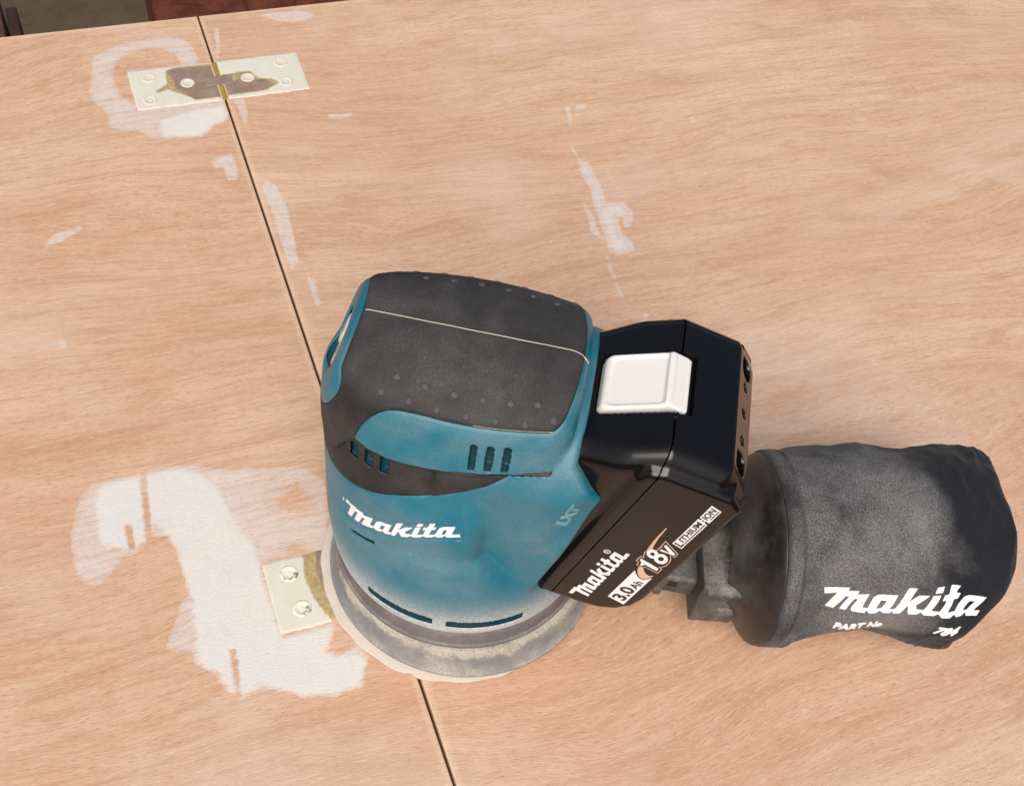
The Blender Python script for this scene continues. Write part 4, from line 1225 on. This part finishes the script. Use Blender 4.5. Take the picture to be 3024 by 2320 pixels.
# stitched cloth band, then the bag itself
def band_fn(S, PH):
    P = bag_pt(np.full_like(S, 2.0), PH)
    t = np.interp(S, [0, .6, 1.6, 5.0, 6.0, 6.6], [-1.8, .2, .8, .9, .3, -1.5])
    a = np.radians(PH)
    t = t + .25 * np.sin(a * 31) * .3
    P = P + (S - .6)[..., None] * BAX + (t * np.cos(a))[..., None] * BNR + (t * np.sin(a))[..., None] * np.array([0, 0, 1.])
    P[..., 2] = np.maximum(P[..., 2], .45)
    return P
P, F, SS, PHH = tube_mesh(np.linspace(0, 6.6, 14), 160, band_fn)
o = mesh_np('bag_collar', P, F, M['cloth'], bag, sharp=60)
o.data.attributes.new('dust', 'FLOAT', 'POINT').data.foreach_set('value', (.52 + .15 * np.sin(np.radians(PHH) * 3)).astype(np.float32))
def bag_fn(S, PH):
    P = bag_pt(S, PH)
    Q = P.reshape(-1, 3)
    a = np.radians(PH).ravel()
    nrm = np.cos(a)[:, None] * BNR + np.sin(a)[:, None] * np.array([0, 0, 1.])
    d = np.array([mnoise.noise(Vector(q) * .045) * 1.5 + mnoise.noise(Vector(q) * .11 + Vector((9, 3, 1))) * .7 for q in Q])
    sS = S.ravel()
    ph_ = PH.ravel()
    Cr = np.stack([sS * .05, ph_ * .022, np.zeros_like(sS)], 1)
    cre = np.array([1 - abs(mnoise.noise(Vector(c) * 1.3 + Vector((3, 7, 2)))) * 2.2 for c in Cr])
    cre2 = np.array([1 - abs(mnoise.noise(Vector((c[0] * 2.6 + c[1] * 1.7, c[1] * 2.2 - c[0] * 1.2, 4)))) * 2.2 for c in Cr])
    amp = .18 + .75 * smooth((sS - 66) / 30) * (1 - .7 * smooth((sS - 104) / 6)) + .3 * np.exp(-((ph_ - 215) / 20) ** 2)
    amp *= 1 - .75 * np.exp(-((ph_ - 160) / 26) ** 2)
    d += amp * (np.clip(cre, 0, 1) ** 1.8 * 1.7 + np.clip(cre2, 0, 1) ** 2 * .8 - .8)
    # crease running up from the lower edge beside the collar
    ln = (sS - 14) - (205 - ph_) / 7.5
    d += (1.3 * np.exp(-((ln + 1.6) / 1.6) ** 2) - 2.2 * np.exp(-((ln - 1.2) / 2.2) ** 2)) * smooth((ph_ - 140) / 14) * smooth((222 - ph_) / 10)
    d *= smooth(sS / 14) * (Q[:, 2] > 3)
    d -= 1.7 * np.exp(-((sS - 7.4) / .8) ** 2)
    d += .5 * np.exp(-((sS - 9.0) / .9) ** 2)
    return (Q + nrm * d[:, None]).reshape(P.shape)
ss = np.concatenate([np.linspace(6.8, 12, 12), np.linspace(13, 98, 70), np.linspace(99, 113.9, 26)])
P, F, SS, PHH = tube_mesh(ss, 200, bag_fn)
n0 = len(P)
P = np.concatenate([P, P[-200:].mean(0)[None]])
F += [(n0 - 200 + i, n0 - 200 + (i + 1) % 200, n0) for i in range(200)]
o = mesh_np('bag_cloth', P, F, M['cloth'], bag)
dd = .60 - 1.05 * smooth((SS + (PHH - 120) * -.18 - 60) / 40) + .45 * np.exp(-((PHH - 172) / 16) ** 2) * np.exp(-((SS - 45) / 26) ** 2) + .3 * np.exp(-((PHH - 165) / 14) ** 2) * np.exp(-((SS - 90) / 10) ** 2)
dd = np.concatenate([dd, [0]])
o.data.attributes.new('dust', 'FLOAT', 'POINT').data.foreach_set('value', dd.astype(np.float32))
BAGMAP = np.array([[0, 0, 0]])
# print on the bag
BT = [-.2, 0, .05, .0935, .144, .186, .267, .353, .44, .519, .577, .68, .8, .905, 1.0, 1.118]
BS = [7.0, 21.4, 24.6, 27.2, 29.8, 32.2, 36.9, 42.3, 48.5, 54.0, 58.9, 67.9, 78.3, 87.6, 94.5, 99.6]
def bag_map(s, ph, lift):
    P = bag_fn(np.array([[s]]), np.array([[ph]]))[0, 0]
    P2 = bag_fn(np.array([[s + .4]]), np.array([[ph]]))[0, 0]
    P3 = bag_fn(np.array([[s]]), np.array([[ph + .6]]))[0, 0]
    n = np.cross(P2 - P, P3 - P)
    n /= np.linalg.norm(n)
    a = math.radians(ph)
    if n @ (math.cos(a) * BNR + math.sin(a) * np.array([0, 0, 1.])) < 0: n = -n
    return P + n * lift
bm = slice_bm(glyph_bm(polys=LOGO, thick=.01), .03)
map_bm(bm, lambda x, y, c: bag_map(np.interp(x, BT, BS), 159.6 - y * 78, .3 if c > 0 else -.1))
mesh_bm('maker_lettering', bm, M['print_cloth'], bag, smooth=False)
for txt, s0, s1, p0, hh in (('PART No', 27.6, 48.8, 176.6, 6.6), ('784', 82.5, 96.5, 173.5, 7.0)):
    bm = slice_bm(fit_text(glyph_bm(text=txt, bold=.045, thick=.01), 0, 0, s1 - s0, 1.0), 1.6, axes=(0,))
    slice_bm(bm, .25, axes=(1,))
    map_bm(bm, lambda x, y, c: bag_map(s0 + x, p0 - max(0, s0 + x - 30) * (.16 if s0 < 60 else 0) - y * hh, .3 if c > 0 else -.1))
    mesh_bm('part_number', bm, M['print_cloth'], bag, smooth=False)
